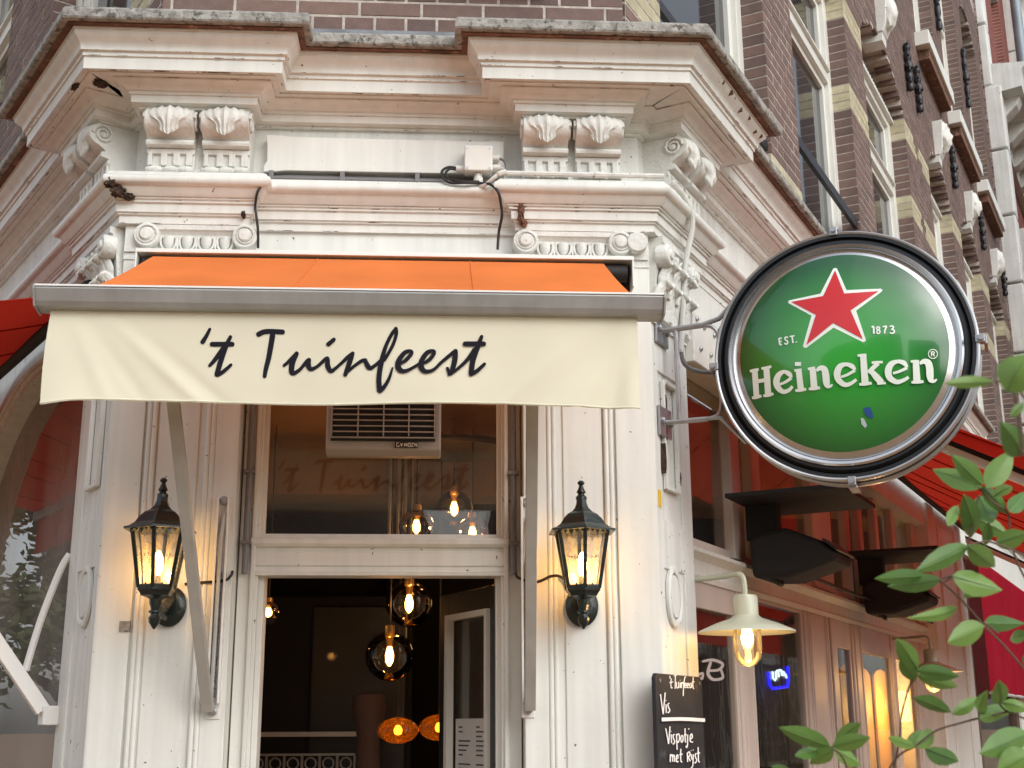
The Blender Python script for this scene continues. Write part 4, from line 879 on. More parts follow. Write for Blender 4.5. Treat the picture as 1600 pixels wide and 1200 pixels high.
arm(-.503, -.560, BO-.03, 2.62, -.492, 2.24); arm(.470, .437, BO-.03, 2.62, .466, 2.24)
# ================================================================== side awnings in red cloth
def side_awning(F, sg, label, s0, s1, zw, o1, z1, s_out=0):
    A = thing('awning', label, 'awning', F(s0, 0, zw), 'red side awnings')
    def f(u, v): s = s0+(s1-s0)*u; return (s+s_out*v, .04+(o1-.04)*v, zw+(z1-zw)*v-.035*math.sin(math.pi*v)*(.6+.4*math.sin(u*30)))
    c = MB(F).grid(f, 60, 12).build('canopy_cloth', REDC, A, smooth=True)
    for k in range(9):
        u = k/9; MB(F).tube([(p[0], p[1], p[2]-.004) for p in (f(u, v/10) for v in range(11))], .003, 5).build('seam', REDC, c)
    MB(F).tube([(s0, .045, zw), (s1, .045, zw)], .03, 12).build('roller', BLACKP, A, smooth=True)
    MB(F).box((s0-.02, o1-.02, z1-.05), (s1+.02, o1+.02, z1+.01)).build('front_bar', ALU, A, bevel=.003)
    MB(F).grid(lambda u, v: (s0+(s1-s0)*u, o1, z1-.04-.22*v+.0*u), 30, 4).build('valance', REDC, A)
    # wedge of cloth at the near side and the arm under it
    if sg < 0: return A
    m = MB(F); m.grid(lambda u, v: (s0+.002, .04+(o1-.04)*u, zw+(z1-zw)*u-.012-.055*v), 10, 3); m.build('side_wedge', REDC, A)
    for ss in (s0+.05, s1-.05):
        m = MB(F).box((0, 0, 0), (0.001, .001, .001)) if 0 else MB(F)
        m.ext_s([(.05, zw-.09), (.05, zw-.125), (o1-.02, z1-.105), (o1-.02, z1-.07)], ss, ss+.03); m.build('arm', ALUW, A, bevel=.002)
        m = MB(F); m.ext_s([(.05, zw-.07), (.05, zw-.088), (o1-.02, z1-.068), (o1-.02, z1-.05)], ss, ss+.028); m.build('arm_rubber', BLACK, A)
    return A
AR = side_awning(FR, 1, 'bright red awning sloping out over the right hand shopfront behind the round sign', .66, 6.35, 3.0, 1.22, 2.34)
AL = side_awning(FL, -1, 'deep red awning over the arched window at the left edge', .20, 4.2, 3.00, .60, 2.85)
def flatbar(F, p, q, wd, th, name, mt_, par):
    P, Q = F(*p), F(*q); d = (Q-P).normalized(); sx = F(1, 0, 0)-F(0, 0, 0); sx = (sx-d*sx.dot(d)).normalized(); t = d.cross(sx); a = MB()
    a.add([tuple(c+sx*a_*wd/2+t*b_*th/2) for c in (P, Q) for a_, b_ in ((-1, -1), (1, -1), (1, 1), (-1, 1))], [(0, 3, 2, 1), (4, 5, 6, 7), (0, 1, 5, 4), (1, 2, 6, 5), (2, 3, 7, 6), (3, 0, 4, 7)])
    return a.build(name, mt_, par, bevel=.002)
flatbar(FL, (.33, .045, 1.605), (.42, .80, 2.62), .03, .045, 'side_arm', ALUW, AL)
MB(FL).ext_o([(.30, 1.56), (.36, 1.56), (.36, 1.62), (.30, 1.62)], 0, .05).build('arm_bracket', ALUW, AL, bevel=.003)
MB(FL).tube(bez([(.34, .0, 2.11), (.34, .018, 2.075), (.34, .04, 2.01), (.345, .075, 1.88), (.35, .105, 1.73)], 6), .012, 8).build('side_rod', ALUW, AL, smooth=True)
MB(FR).box((.325, .0, 2.80), (.63, .035, 2.99)).build('mounting_plate', PVCW, AR, bevel=.004)
for s, z in ((.36, 2.965), (.44, 2.955), (.55, 2.955), (.39, 2.86), (.50, 2.865), (.58, 2.84)):
    MB(FR).lathe([(.010, 0), (.010, .005), (.006, .009), (0, .009)], (s, .035, z), 12, ax='o').build('bolt', STEEL, AR, smooth=True)
RB = thing('reflection_cloth', 'crimson cloth added to stand for the red awning reflected at the right edge', 'blind', FR(7.0, .02, 1.78))  # cloth added in place of the red awning's reflection in the glass
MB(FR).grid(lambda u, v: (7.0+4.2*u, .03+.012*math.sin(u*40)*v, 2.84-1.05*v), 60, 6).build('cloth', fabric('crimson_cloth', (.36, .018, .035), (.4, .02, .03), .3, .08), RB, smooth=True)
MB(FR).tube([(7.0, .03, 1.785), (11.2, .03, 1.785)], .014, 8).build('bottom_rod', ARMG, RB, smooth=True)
# ================================================================== wall lanterns
LN = []
def FZ(a, o, z): return FC(a, o, float(np.interp(z, [1.792, 1.915, 2.118, 2.206, 2.285], [1.832, 1.953, 2.127, 2.235, 2.287])))
def lantern(x, label):
    c = FC(x, .15, 0); T = thing('wall_lantern', label, 'lantern', c, 'lit lanterns beside the door'); PH = R(-90)
    def hexl(prof, name, mt_, par=T, n=6, smooth=False): return MB(FZ).lathe(prof, (x, .15, 0), n, ph=PH).build(name, mt_, par, smooth=smooth, ang=30)
    hexl([(.006, 2.285), (.0095, 2.280), (.0115, 2.274), (.0095, 2.267), (.005, 2.262), (.007, 2.258), (.010, 2.244), (.014, 2.233), (.015, 2.228), (.010, 2.222), (.012, 2.214), (.017, 2.208), (.017, 2.200)], 'finial', IRON, n=12, smooth=True)
    hexl([(.016, 2.206), (.018, 2.190), (.024, 2.178), (.036, 2.168), (.052, 2.161), (.066, 2.150), (.080, 2.134), (.096, 2.125), (.112, 2.121), (.112, 2.115), (.104, 2.114), (.094, 2.116), (.01, 2.118)], 'roof', IRON)
    # scalloped fringes under the roof and above the collar
    def fringe(r, z, hh, nm, dn=-1):
        m = MB(FZ)
        for k in range(6):
            a0, a1 = PH+k*math.pi/3, PH+(k+1)*math.pi/3
            for j in range(5):
                def P(t, zz): return (x+r*(math.cos(a0)*(1-t)+math.cos(a1)*t), .15+r*(math.sin(a0)*(1-t)+math.sin(a1)*t), zz)
                t0, t1 = j/5, (j+1)/5; d = hh*(1.4 if j == 2 else .8)
                m.add([P(t0, z), P(t1, z), P(t1-.04, z+dn*d*.4), P((t0+t1)/2, z+dn*d), P(t0+.04, z+dn*d*.4)], [(0, 1, 2, 3, 4)])
        return m.build(nm, IRON, T, solid=.0015, recalc=False)
    fringe(.093, 2.118, .016, 'roof_fringe'); fringe(.056, 1.922, .008, 'collar_fringe', 1)
    rt_, rb = .086, .054
    for k in range(6):
        a = PH+k*math.pi/3; p0 = (x+rt_*math.cos(a), .15+rt_*math.sin(a), 2.120); p1 = (x+rb*math.cos(a), .15+rb*math.sin(a), 1.915)
        MB(FZ).tube([p0, p1], .0078, 4).build('corner_bar', IRON, T)
        b_ = a+math.pi/3; q0 = (x+rt_*.97*math.cos(a), .15+rt_*.97*math.sin(a), 2.118); q1 = (x+rt_*.97*math.cos(b_), .15+rt_*.97*math.sin(b_), 2.118); q2_ = (x+rb*.97*math.cos(b_), .15+rb*.97*math.sin(b_), 1.918); q3 = (x+rb*.97*math.cos(a), .15+rb*.97*math.sin(a), 1.918)
        gp_ = MB(FZ); gp_.add([q0, q1, q2_, q3], [(0, 1, 2, 3)]); pane = gp_.build('pane', FROST, T, recalc=False)
        if k in (0, 5):      # little printed house lettering on the two front panes
            A0, A1 = Vector(q0).lerp(Vector(q3), .40), Vector(q1).lerp(Vector(q2_), .40); dz_ = (Vector(q3)-Vector(q0)).normalized()
            if k == 5 and A0.x > A1.x: A0, A1 = A1, A0
            if A0.x > A1.x: A0, A1 = A1, A0
            ww = (A1-A0)
            tm = MB(FZ)
            def lm(u_, v_, lf, A0=A0, ww=ww, dz_=dz_): p = A0+ww*(.08+u_/2700*.88)+dz_*((v_-400)/2700*.9*ww.length); return (p.x, p.y+.0015+lf*.1, p.z)
            brush(tm, [[(q[0], q[1], q[2]*1.0) for q in s_] for s_ in TXT], lm, 3, lift0=.0004, rounded=False); tm.build('pane_lettering', INK, pane, recalc=False)
    hexl([(.056, 1.926), (.058, 1.920), (.057, 1.908), (.050, 1.900), (.046, 1.892), (.030, 1.888), (.020, 1.882)], 'collar', IRON)
    hexl([(.019, 1.888), (.018, 1.868), (.014, 1.858), (.012, 1.850), (.019, 1.847), (.019, 1.842), (.012, 1.838), (.013, 1.834), (.018, 1.826), (.016, 1.812), (.008, 1.800), (.002, 1.792)], 'drop', IRON, n=10, smooth=True)
    MB(FZ).lathe([(.006, 1.90), (.012, 1.905), (.012, 1.955), (.010, 1.960)], (x, .15, 0), 12).build('candle_socket', PVCW, T, smooth=True)
    MB(FZ).lathe([(.002, 1.96), (.010, 1.966), (.015, 1.985), (.0155, 2.005), (.011, 2.030), (.004, 2.045)], (x, .15, 0), 14).build('bulb', BULB, T, smooth=True)
    # scroll arm and round back plate
    MB(FZ).lathe([(.052, 0), (.052, .008), (.044, .016), (.026, .020), (.0, .020)], (x+.012, .002, 1.875), 28, ax='o', sc=(1, 1.25)).build('back_plate', IRON, T, smooth=True)
    MB(FZ).tube(bez([(x+.012, .02, 1.915), (x+.014, .05, 1.885), (x+.008, .09, 1.862), (x, .14, 1.868)], 8), [.02]*8+[.017]*9+[.014]*8, 8).tube(bez([(x+.012, .02, 1.84), (x+.01, .06, 1.835), (x+.004, .11, 1.85), (x, .145, 1.858)], 8), .009, 8).build('scroll_arm', IRON, T, smooth=True)
    l = bpy.data.lights.new('bulb_light', 'POINT'); l.energy = .60; l.color = (1, .50, .18); l.shadow_soft_size = .02
    lo = bpy.data.objects.new('bulb_light', l); scn.collection.objects.link(lo); lo.parent = T; lo.location = Vector((0, -.0, 2.0)); lo.location.x += .0; lo.location.y = .03
    return T
def lantern2():
    a = lantern(.626, 'lit black lantern right of the door, on the pilaster beside the round sign')
    b = copy_tree(a); b.location = FC(-.655, .15, 0); b['label'] = 'lit black lantern left of the door, partly behind the grey awning arm'
lantern2()
# ================================================================== junction box and wiring
JB = thing('junction_box', 'white plastic electrical junction box with black cable loops on the frieze board', 'electrical box', FC(.308, .0, 3.36))
MB(FC).box((.262, .0, 3.372), (.354, .045, 3.462)).build('box', PVCW, JB, bevel=.004); MB(FC).box((.260, .045, 3.370), (.356, .058, 3.464)).build('lid', PVCW, JB, bevel=.004)
for s, z in ((.270, 3.380), (.346, 3.380), (.270, 3.454), (.346, 3.454)): MB(FC).lathe([(.005, 0), (.005, .0015), (0, .0015)], (s, .058, z), 10, ax='o').build('screw', STEEL, JB)
MB(FC).lathe([(.014, -.034), (.014, -.030), (.016, -.03), (.016, -.012), (.013, -.01), (.013, .004)], (.308, .03, 3.366), 14).build('cable_gland', PVCW, JB, smooth=True)
for s0_, s1_, z in ((.354, .380, 3.430), (.354, .384, 3.395), (.262, .232, 3.388)): MB(FC).tube([(s0_, .026, z), (s1_, .026, z)], .012, 10).build('cable_gland', PVCW, JB, smooth=True)
WH = MB(FC).tube(bez([(.308, .03, 3.335), (.312, .05, 3.316), (.330, .07, 3.312), (.352, .085, 3.326), (.375, .09, 3.345)], 8), .0068, 8).tube([(.372, .092, 3.343), (.40, .092, 3.352)], .009, 8); WH.build('white_lead', PVCW, JB, smooth=True)
def cable(F, pts, r, label, mt_=CABLE, nm='cable'): return tag(MB(F).tube(bez(pts, 8), r, 8).build(nm, mt_, smooth=True), label, 'cable')
cable(FC, [(.232, .026, 3.392), (.205, .03, 3.392), (.185, .035, 3.375), (.188, .05, 3.345), (.212, .06, 3.322), (.26, .07, 3.318), (.31, .06, 3.322), (.345, .085, 3.308), (.372, .098, 3.275), (.384, .075, 3.230), (.386, .062, 3.200), (.378, .03, 3.16), (.374, .02, 3.10)], .0048, 'black cable looping left of the junction box and dropping beside the right capital')
cable(FC, [(.232, .03, 3.384), (.212, .034, 3.384), (.198, .038, 3.370), (.200, .05, 3.348), (.225, .06, 3.330), (.27, .062, 3.326), (.31, .055, 3.330)], .0044, 'short inner black cable loop left of the junction box')
cable(FC, [(.380, .026, 3.430), (.396, .03, 3.42), (.404, .04, 3.395), (.402, .05, 3.365), (.412, .07, 3.352)], .0048, 'dark grey cable curling down right of the junction box', PVC)
cable(FC, [(.384, .026, 3.395), (.398, .03, 3.388), (.404, .05, 3.365), (.410, .07, 3.348)], .0042, 'white cable curling right of the junction box', PVCW)
cable(FC, [(-.405, .01, 3.345), (-.402, .06, 3.335), (-.402, .075, 3.31), (-.425, .085, 3.265), (-.436, .05, 3.225), (-.432, .05, 3.20), (-.425, .04, 3.15), (-.424, .02, 3.09)], .0046, 'black cable dropping beside the left capital')
cable(FC, [(-.455, .01, 2.02), (-.458, .02, 2.005), (-.48, .018, 1.99), (-.56, .006, 1.985), (-.60, .01, 1.98)], .0045, 'black cable from the left conduit to the left lantern')
cable(FC, [(.432, -.03, 2.02), (.436, .0, 2.005), (.456, .012, 1.995), (.50, .006, 1.99), (.545, .006, 2.008), (.575, .008, 2.004), (.60, .01, 1.97)], .0045, 'black cable from the right conduit to the right lantern')
cable(FR, [(.0, .085, 3.350), (.08, .088, 3.350), (.13, .092, 3.338), (.165, .100, 3.30), (.185, .095, 3.24), (.19, .06, 3.10), (.195, .045, 2.95), (.20, .03, 2.80)], .010, 'white painted conduit turning down beside the right capital', PAINTW, 'conduit')
cable(FR, [(.20, .03, 2.81), (.21, .04, 2.755), (.26, .09, 2.735), (.30, .20, 2.735)], .008, 'grey flexible lead from the white conduit to the round sign', PVC)
c = MB(FC).tube([(.402, .085, 3.350), (XR+.045, .085, 3.350)], .009, 8).tube([(.70, .085, 3.350), (.72, .085, 3.350)], .012, 8); tag(c.build('conduit', PAINTW, smooth=True), 'white painted conduit along the ledge over the right capital', 'conduit')
CD = thing('conduit', 'pair of grey conduits clipped along the ledge under the frieze board', 'conduit', FC(0, 0, 3.34))
MB(FC).tube([(-.42, -.02, 3.366), (.30, -.02, 3.362)], .0085, 10).build('pipe', PVC, CD, smooth=True); MB(FC).tube([(-.41, .0, 3.353), (.385, .0, 3.351)], .0065, 10).build('pipe', PVC, CD, smooth=True)
for s in (-.395, -.155, .10): MB(FC).box((s-.008, -.03, 3.345), (s+.008, .010, 3.378)).build('clip', PVC, CD, bevel=.002)
for s, lb in ((.428, 'grey conduit running down the right reveal of the door'), (-.428, 'grey conduit running down the left reveal of the door')):
    t = thing('conduit', lb, 'conduit', FC(s, -.06, 2.0), None)
    MB(FC).tube([(s, -.06, 2.02), (s, -.06, 3.05)], .010, 10).build('pipe', PVC, t, smooth=True)
    for z in (2.12, 2.35): MB(FC).box((s-.018, -.075, z-.006), (s+.018, -.046, z+.006)).build('clip', PVC, t, bevel=.002)
# ================================================================== round brewery sign on its bracket
TH = R(25); SD = Vector((math.cos(TH), -math.sin(TH), 0)); SN = Vector((-math.sin(TH), -math.cos(TH), 0))
SW0 = FR(.074, 0, 0); SC_ = SW0+SD*.607+Vector((0, 0, 2.683)); RS = .410
SG = thing('round_sign', 'round green glossy beer sign with red star in a black and silver rim', 'sign', SC_)
def FS(x, y, z): return SC_+SD*x+SN*y+Vector((0, 0, z))     # y points to the viewer's side
def ring(r0, r1, y0, y1, nm, mt_, ns=96, prof=None):
    pf = prof or [(r0, y0), (r0, y1), (r1, y1), (r1, y0), (r0, y0)]
    return MB(FS).lathe(pf, (0, 0, 0), ns, ax='o', cap=False).build(nm, mt_, SG, smooth=True, ang=30)
ring(0, 0, 0, 0, 'outer_rim', BLACK, prof=[(.395, -.085), (.402, -.08), (.402, .055), (.398, .062), (.388, .062), (.385, .05), (.380, .055), (.374, .066), (.366, .066), (.362, .05), (.30, .0), (.30, -.085), (.395, -.085)])
ring(0, 0, 0, 0, 'steel_hoop', ALUL, prof=[(.402, -.052), (.4105, -.05), (.4105, -.030), (.402, -.028), (.402, -.052)])
ring(0, 0, 0, 0, 'steel_hoop', ALUL, prof=[(.402, .040), (.4095, .042), (.4095, .058), (.404, .064), (.399, .062), (.402, .04)])
ring(0, 0, 0, 0, 'chrome_ring', CHROME, prof=[(.364, .058), (.364, .072), (.358, .079), (.350, .077), (.346, .070), (.346, .05), (.364, .058)])
def domez(r, R0=.349, H=.085): q = min(1, r/R0); return .062+H*(math.sqrt(max(0, 1.6-q*q))-math.sqrt(.6))/(math.sqrt(1.6)-math.sqrt(.6))
MB(FS).lathe([(r, domez(r)) for r in [.348, .342, .335, .327, .321]], (0, 0, 0), 96, ax='o', cap=False).build('silver_band', CHROME, SG, smooth=True)
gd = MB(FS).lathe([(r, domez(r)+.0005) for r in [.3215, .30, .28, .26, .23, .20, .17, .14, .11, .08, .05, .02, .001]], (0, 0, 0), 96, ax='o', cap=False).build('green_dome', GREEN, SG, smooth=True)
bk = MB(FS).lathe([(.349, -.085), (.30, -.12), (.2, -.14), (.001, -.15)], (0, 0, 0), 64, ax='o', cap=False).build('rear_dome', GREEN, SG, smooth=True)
def smap_px(px, py, lf=0):
    q = onplane(px, py, SC_+SN*.125, SN); d = q-SC_; x, z = d.dot(SD), d.z
    for _ in range(3):
        y = domez(math.hypot(x, z)); q = onplane(px, py, SC_+SN*y, SN); d = q-SC_; x, z = d.dot(SD), d.z
    return (x, domez(math.hypot(x, z))+.0012+lf*1.0, z)
def poly_on_dome(pts, name, mt_, lift, cuts=4, par=None):
    c = (sum(p[0] for p in pts)/len(pts), sum(p[1] for p in pts)/len(pts)); n = max(1, cuts*2); V_, F_ = [], []
    for k in range(len(pts)):
        a, b = pts[k], pts[(k+1) % len(pts)]; base = len(V_); idx = {}
        for i in range(n+1):
            for j in range(n+1-i):
                u, v = i/n, j/n; idx[i, j] = base+len(idx); x, y, z = smap_px(c[0]+(a[0]-c[0])*u+(b[0]-c[0])*v, c[1]+(a[1]-c[1])*u+(b[1]-c[1])*v); V_.append(tuple(FS(x, y+lift, z)-SC_))
        for i in range(n):
            for j in range(n-i):
                F_.append((idx[i, j], idx[i+1, j], idx[i, j+1]))
                if i+j < n-1: F_.append((idx[i+1, j], idx[i+1, j+1], idx[i, j+1]))
    me = bpy.data.meshes.new(name); me.from_pydata(V_, [], F_); bm = bmesh.new(); bm.from_mesh(me); bmesh.ops.remove_doubles(bm, verts=bm.verts, dist=1e-5); bmesh.ops.recalc_face_normals(bm, faces=bm.faces)
    bm.to_mesh(me); bm.free(); me.materials.append(mt_); o = bpy.data.objects.new(name, me); scn.collection.objects.link(o); o.parent = par or SG; me.shade_smooth(); return o
def c5(l): return [(1200+x/7.273, 410+y/7.273) for x, y in l]
so_ = poly_on_dome(c5([(742, 72), (765, 64), (786, 72), (892, 316), (1280, 300), (1300, 312), (1294, 332), (1002, 550), (1112, 880), (1104, 900), (1080, 908), (745, 742), (436, 972), (410, 970), (398, 950), (495, 606), (232, 462), (230, 446), (246, 432), (596, 356)]), 'star_border', WHITEL, .0, par=gd)
poly_on_dome(c5([(763, 92), (868, 356), (1258, 328), (940, 546), (1079, 872), (742, 690), (437, 938), (545, 597), (266, 450), (628, 384)]), 'star', REDS, .0014, par=gd)
def c3(l): return [(1160+x/10, 540+y/10, w_/10) for x, y, w_ in l]
def c4(l): return [(1310+x/9.412, 530+y/9.412, w_/9.412) for x, y, w_ in l]
WORD = [c3([(195, 400, 92), (222, 790, 88)]), c3([(120, 405, 40), (185, 388, 46), (258, 372, 40)]), c3([(152, 820, 40), (225, 808, 56), (300, 788, 40)]), c3([(378, 360, 96), (405, 760, 98)]), c3([(300, 362, 40), (380, 350, 46), (455, 330, 40)]), c3([(330, 788, 40), (410, 776, 56), (488, 756, 40)]), c3([(240, 562, 60), (345, 545, 60)]),
        c3([(585, 612, 40), (680, 570, 44), (768, 510, 50)]), c3([(770, 505, 36), (735, 450, 76), (655, 412, 56), (575, 460, 84), (535, 560, 102), (560, 660, 92), (640, 725, 72), (730, 700, 58), (785, 640, 44)]),
        c3([(872, 270, 70), (872, 315, 112), (872, 316, 112)]) if 0 else c3([(872, 262, 96), (872, 322, 96)]), c3([(882, 395, 92), (915, 680, 98)]), c3([(815, 395, 36), (880, 386, 38), (930, 380, 34)]), c3([(830, 708, 38), (910, 700, 54), (1000, 685, 38)]),
        c3([(1100, 370, 96), (1125, 665, 106)]), c3([(1025, 372, 38), (1100, 358, 42), (1140, 352, 38)]), c3([(1040, 682, 38), (1130, 675, 54), (1215, 662, 38)]), c3([(1160, 400, 40), (1215, 358, 72), (1280, 372, 96), (1305, 460, 108), (1315, 570, 108), (1335, 630, 86), (1375, 640, 50), (1412, 612, 24)]),
        c4([(45, 560, 36), (130, 530, 40), (245, 465, 46)]), c4([(250, 460, 34), (205, 405, 70), (115, 375, 56), (25, 410, 86), (-15, 510, 100), (10, 610, 88), (100, 675, 70), (190, 655, 54), (268, 598, 42)]),
        c4([(368, 255, 92), (395, 650, 104)]), c4([(285, 248, 34), (350, 240, 38), (415, 235, 34)]), c4([(310, 672, 36), (400, 662, 54), (492, 652, 36)]), c4([(445, 500, 60), (510, 430, 64), (590, 360, 60)]), c4([(492, 352, 36), (570, 346, 40), (655, 342, 34)]), c4([(490, 480, 70), (560, 560, 96), (640, 650, 96)]), c4([(570, 660, 34), (700, 650, 36)]),
        c4([(808, 508, 36), (900, 480, 40), (1012, 428, 46)]), c4([(1016, 422, 34), (965, 355, 70), (870, 335, 54), (780, 375, 88), (735, 470, 102), (760, 575, 90), (860, 635, 70), (960, 610, 54), (1035, 565, 42)]),
        c4([(1142, 345, 92), (1158, 630, 108)]), c4([(1065, 335, 34), (1130, 330, 38), (1190, 330, 34)]), c4([(1075, 640, 36), (1165, 635, 54), (1255, 630, 36)]), c4([(1200, 370, 36), (1255, 335, 72), (1320, 355, 98), (1345, 440, 106), (1350, 540, 106), (1365, 605, 84), (1410, 625, 46), (1450, 595, 22)])]
wm_ = MB(FS)
brush(wm_, WORD, lambda x, y, lf: smap_px(x, y, lf), 6, lift0=.0012, nb=3, rounded=False); wm_.build('brand_lettering', WHITEL, gd, recalc=False)
# small lettering: EST. 1873 and the ring mark
def c5w(l, w_=16): return [(1200+x/7.273, 410+y/7.273, w_/7.273) for x, y in l]
SMALL = [c5w([(126, 865), (136, 940)], 18), c5w([(128, 868), (158, 862)]), c5w([(132, 904), (156, 899)]), c5w([(137, 940), (160, 935)]),
         c5w([(228, 862), (212, 850), (194, 862), (200, 884), (222, 896), (226, 918), (208, 932), (190, 920)]),
         c5w([(248, 846), (304, 836)]), c5w([(276, 842), (286, 920)], 18), c5w([(322, 902), (326, 914)], 20),
         c5w([(1180, 742), (1200, 734), (1205, 815)], 20), c5w([(1252, 735), (1236, 745), (1244, 768), (1262, 772), (1275, 792), (1260, 812), (1240, 804), (1244, 780), (1264, 766), (1270, 745), (1252, 735)], 15),
         c5w([(1305, 735), (1350, 728)]), c5w([(1350, 730), (1332, 770), (1325, 812)], 18), c5w([(1385, 735), (1410, 726), (1428, 740), (1412, 762), (1400, 765)]), c5w([(1400, 765), (1430, 772), (1436, 796), (1410, 812), (1388, 800)])]
SMALL += [[(1310+(1392+66*math.cos(a))/9.412, 530+(222+66*math.sin(a))/9.412, 1.3) for a in [2*math.pi*k/20 for k in range(21)]], c4([(1370, 188, 18), (1372, 256, 18)]), c4([(1372, 192, 15), (1405, 192, 15), (1412, 210, 15), (1395, 224, 15), (1374, 224, 15)]), c4([(1392, 224, 16), (1418, 256, 16)])]
wm_ = MB(FS); brush(wm_, SMALL, lambda x, y, lf: smap_px(x, y, lf), 4, lift0=.0012, nb=1, rounded=False); wm_.build('small_lettering', WHITEL, gd, recalc=False)
st = MB(FS)
def sticker(px, py, pts, mt_, lift):
    poly_on_dome([(px+a, py+b) for a, b in pts], 'torn_sticker', mt_, lift, 1, gd)
sticker(1355, 652, [(-6, -14), (4, -16), (8, -8), (10, 2), (2, 0), (-3, -4)], mat('blue_sticker', (.02, .08, .3), .5), .0012); sticker(1349, 655, [(-4, -2), (1, -1), (6, 10), (3, 14), (-3, 8)], mat('pale_sticker', (.5, .6, .65), .5), .0012)
# clamps, bracket
for a in (0, 90, 180, 270):
    ca, sa_ = math.cos(R(a)), math.sin(R(a)); 
    def FK(x, y, z, ca=ca, sa_=sa_): return FS(x*ca-z*sa_, y, x*sa_+z*ca)
    cl = MB(FK).box((.396, .035, -.012), (.424, .070, .012)).box((.420, -.05, -.014), (.430, .05, .014)).build('clamp', STEEL, SG, bevel=.002)
    MB(FK).lathe([(.008, 0), (.008, .010), (0, .010)], (.412, .070, 0), 8, ax='o').build('clamp_bolt', STEEL, cl)
BRK = []
for z in (2.845, 2.525):
    MB(FR).box((.02, .003, z-.05), (.13, .012, z+.05)).build('wall_plate', STEEL, SG, bevel=.002)
    for s in (.04, .11): MB(FR).lathe([(.012, 0), (.012, .008), (.007, .012), (0, .012)], (s, .012, z), 6, ax='o').build('plate_bolt', STEEL, SG)
def bar_(pts, r, nm='bracket_bar', mt_=STEEL): MB(FS).tube(pts, r, 8).build(nm, mt_, SG, smooth=True)
zt_, zb_ = 2.845-2.683, 2.525-2.683
bar_([(-.60, 0, zt_), (-.455, 0, zt_+.004)], .010); bar_([(-.60, 0, zb_), (-.455, 0, zb_)], .009); bar_([(-.55, 0, zt_), (-.55, 0, zb_)], .008)
bar_(bez([(-.455, 0, zt_+.004), (-.42, 0, zt_-.01), (-.405, 0, zt_-.05), (-.405, 0, 0), (-.405, 0, zb_+.05), (-.42, 0, zb_+.01), (-.455, 0, zb_)], 8), .007)
bar_([(-.46, 0, zt_+.004), (-.40, .0, zt_+.02), (-.335, .0, .245)], .009); bar_([(-.46, 0, zb_), (-.41, 0, zb_), (-.33, 0, -.25)], .007)
# ================================================================== blackboard on the right pilaster
BB = thing('blackboard', 'narrow blackboard chalked with the fish dish of the day on the right pilaster', 'blackboard', FR(.09, .01, 1.2))
bp = [(-.118, 1.2), (.30, 1.2), (.30, 1.69), (.285, 1.704), (-.105, 1.704), (-.118, 1.69)]
MB(FR).ext_o(bp, .006, .020).build('board', BOARD, BB, bevel=.002)
for s, z in ((-.085, 1.683), (.27, 1.683)): MB(FR).lathe([(.006, 0), (.006, .003), (0, .003)], (s, .020, z), 8, ax='o').build('screw', STEEL, BB)
def bmap(x, y, lf): s, z = onR(1010+x/7.5, 1040+y/7.5, .0205); return (s, .0206+lf, z)
wd = 11
HW = [[(272, 120), (276, 152)], [(288, 150), (284, 225), (290, 262), (303, 255)], [(266, 200), (310, 190)], [(318, 122), (356, 106)], [(336, 118), (332, 272)], [(350, 192), (348, 250), (360, 262), (372, 245), (374, 190)], [(374, 195), (378, 262)], [(392, 200), (394, 262)], [(391, 168), (392, 174)], [(404, 262), (404, 195), (404, 215), (420, 195), (428, 215), (428, 250)],
      [(458, 135), (444, 140), (432, 210), (426, 290), (424, 356)], [(418, 215), (446, 208)], [(440, 240), (460, 225), (452, 205), (440, 225), (442, 255), (462, 258)], [(468, 240), (488, 225), (480, 205), (468, 225), (470, 255), (492, 258)], [(520, 205), (502, 215), (500, 250), (516, 258), (520, 210), (524, 258)], [(540, 135), (536, 230), (544, 272), (550, 268)], [(524, 195), (556, 188)],
      [(155, 335), (186, 570)], [(186, 570), (210, 315)], [(220, 455), (222, 555)], [(218, 405), (219, 412)], [(258, 440), (240, 455), (250, 495), (262, 520), (248, 550), (236, 545)],
      [(215, 735), (248, 918)], [(248, 918), (264, 712)], [(278, 805), (282, 910)], [(276, 768), (277, 774)], [(316, 805), (298, 820), (306, 860), (318, 890), (304, 918), (294, 912)], [(338, 800), (346, 985)], [(342, 815), (364, 800), (374, 850), (358, 900), (344, 885)], [(400, 815), (388, 850), (396, 898), (412, 880), (414, 835), (400, 815)], [(438, 735), (440, 880), (450, 898)], [(424, 815), (458, 808)], [(468, 810), (466, 920), (456, 960), (446, 940)], [(478, 735), (482, 748)], [(494, 858), (520, 845), (514, 800), (496, 830), (500, 890), (530, 895)],
      [(262, 1130), (264, 1040), (270, 1062), (284, 1042), (290, 1080), (290, 1125)], [(290, 1075), (304, 1048), (312, 1080), (314, 1128)], [(330, 1095), (352, 1080), (346, 1045), (332, 1070), (336, 1125), (358, 1122)], [(384, 975), (384, 1110), (400, 1130)], [(368, 1045), (404, 1035)],
      [(460, 1020), (464, 1130)], [(462, 1025), (484, 1010), (490, 1050), (466, 1072)], [(470, 1072), (496, 1122)], [(506, 1040), (510, 1090), (524, 1095)], [(528, 1040), (526, 1120), (520, 1180), (500, 1200)], [(505, 992), (506, 998)], [(526, 985), (528, 992)], [(568, 1030), (550, 1042), (556, 1080), (568, 1105), (552, 1140), (542, 1132)], [(584, 955), (588, 1110), (604, 1130)], [(570, 1030), (606, 1022)]]
hm = MB(FR); brush(hm, [[(a, b, wd if i < 17 else wd+3) for a, b in st_] for i, st_ in enumerate(HW)]+[[(155, 632, 44), (400, 626, 42), (664, 640, 42)]], bmap, 5, rounded=False); hm.build('chalk_writing', CHALK, BB, recalc=False)
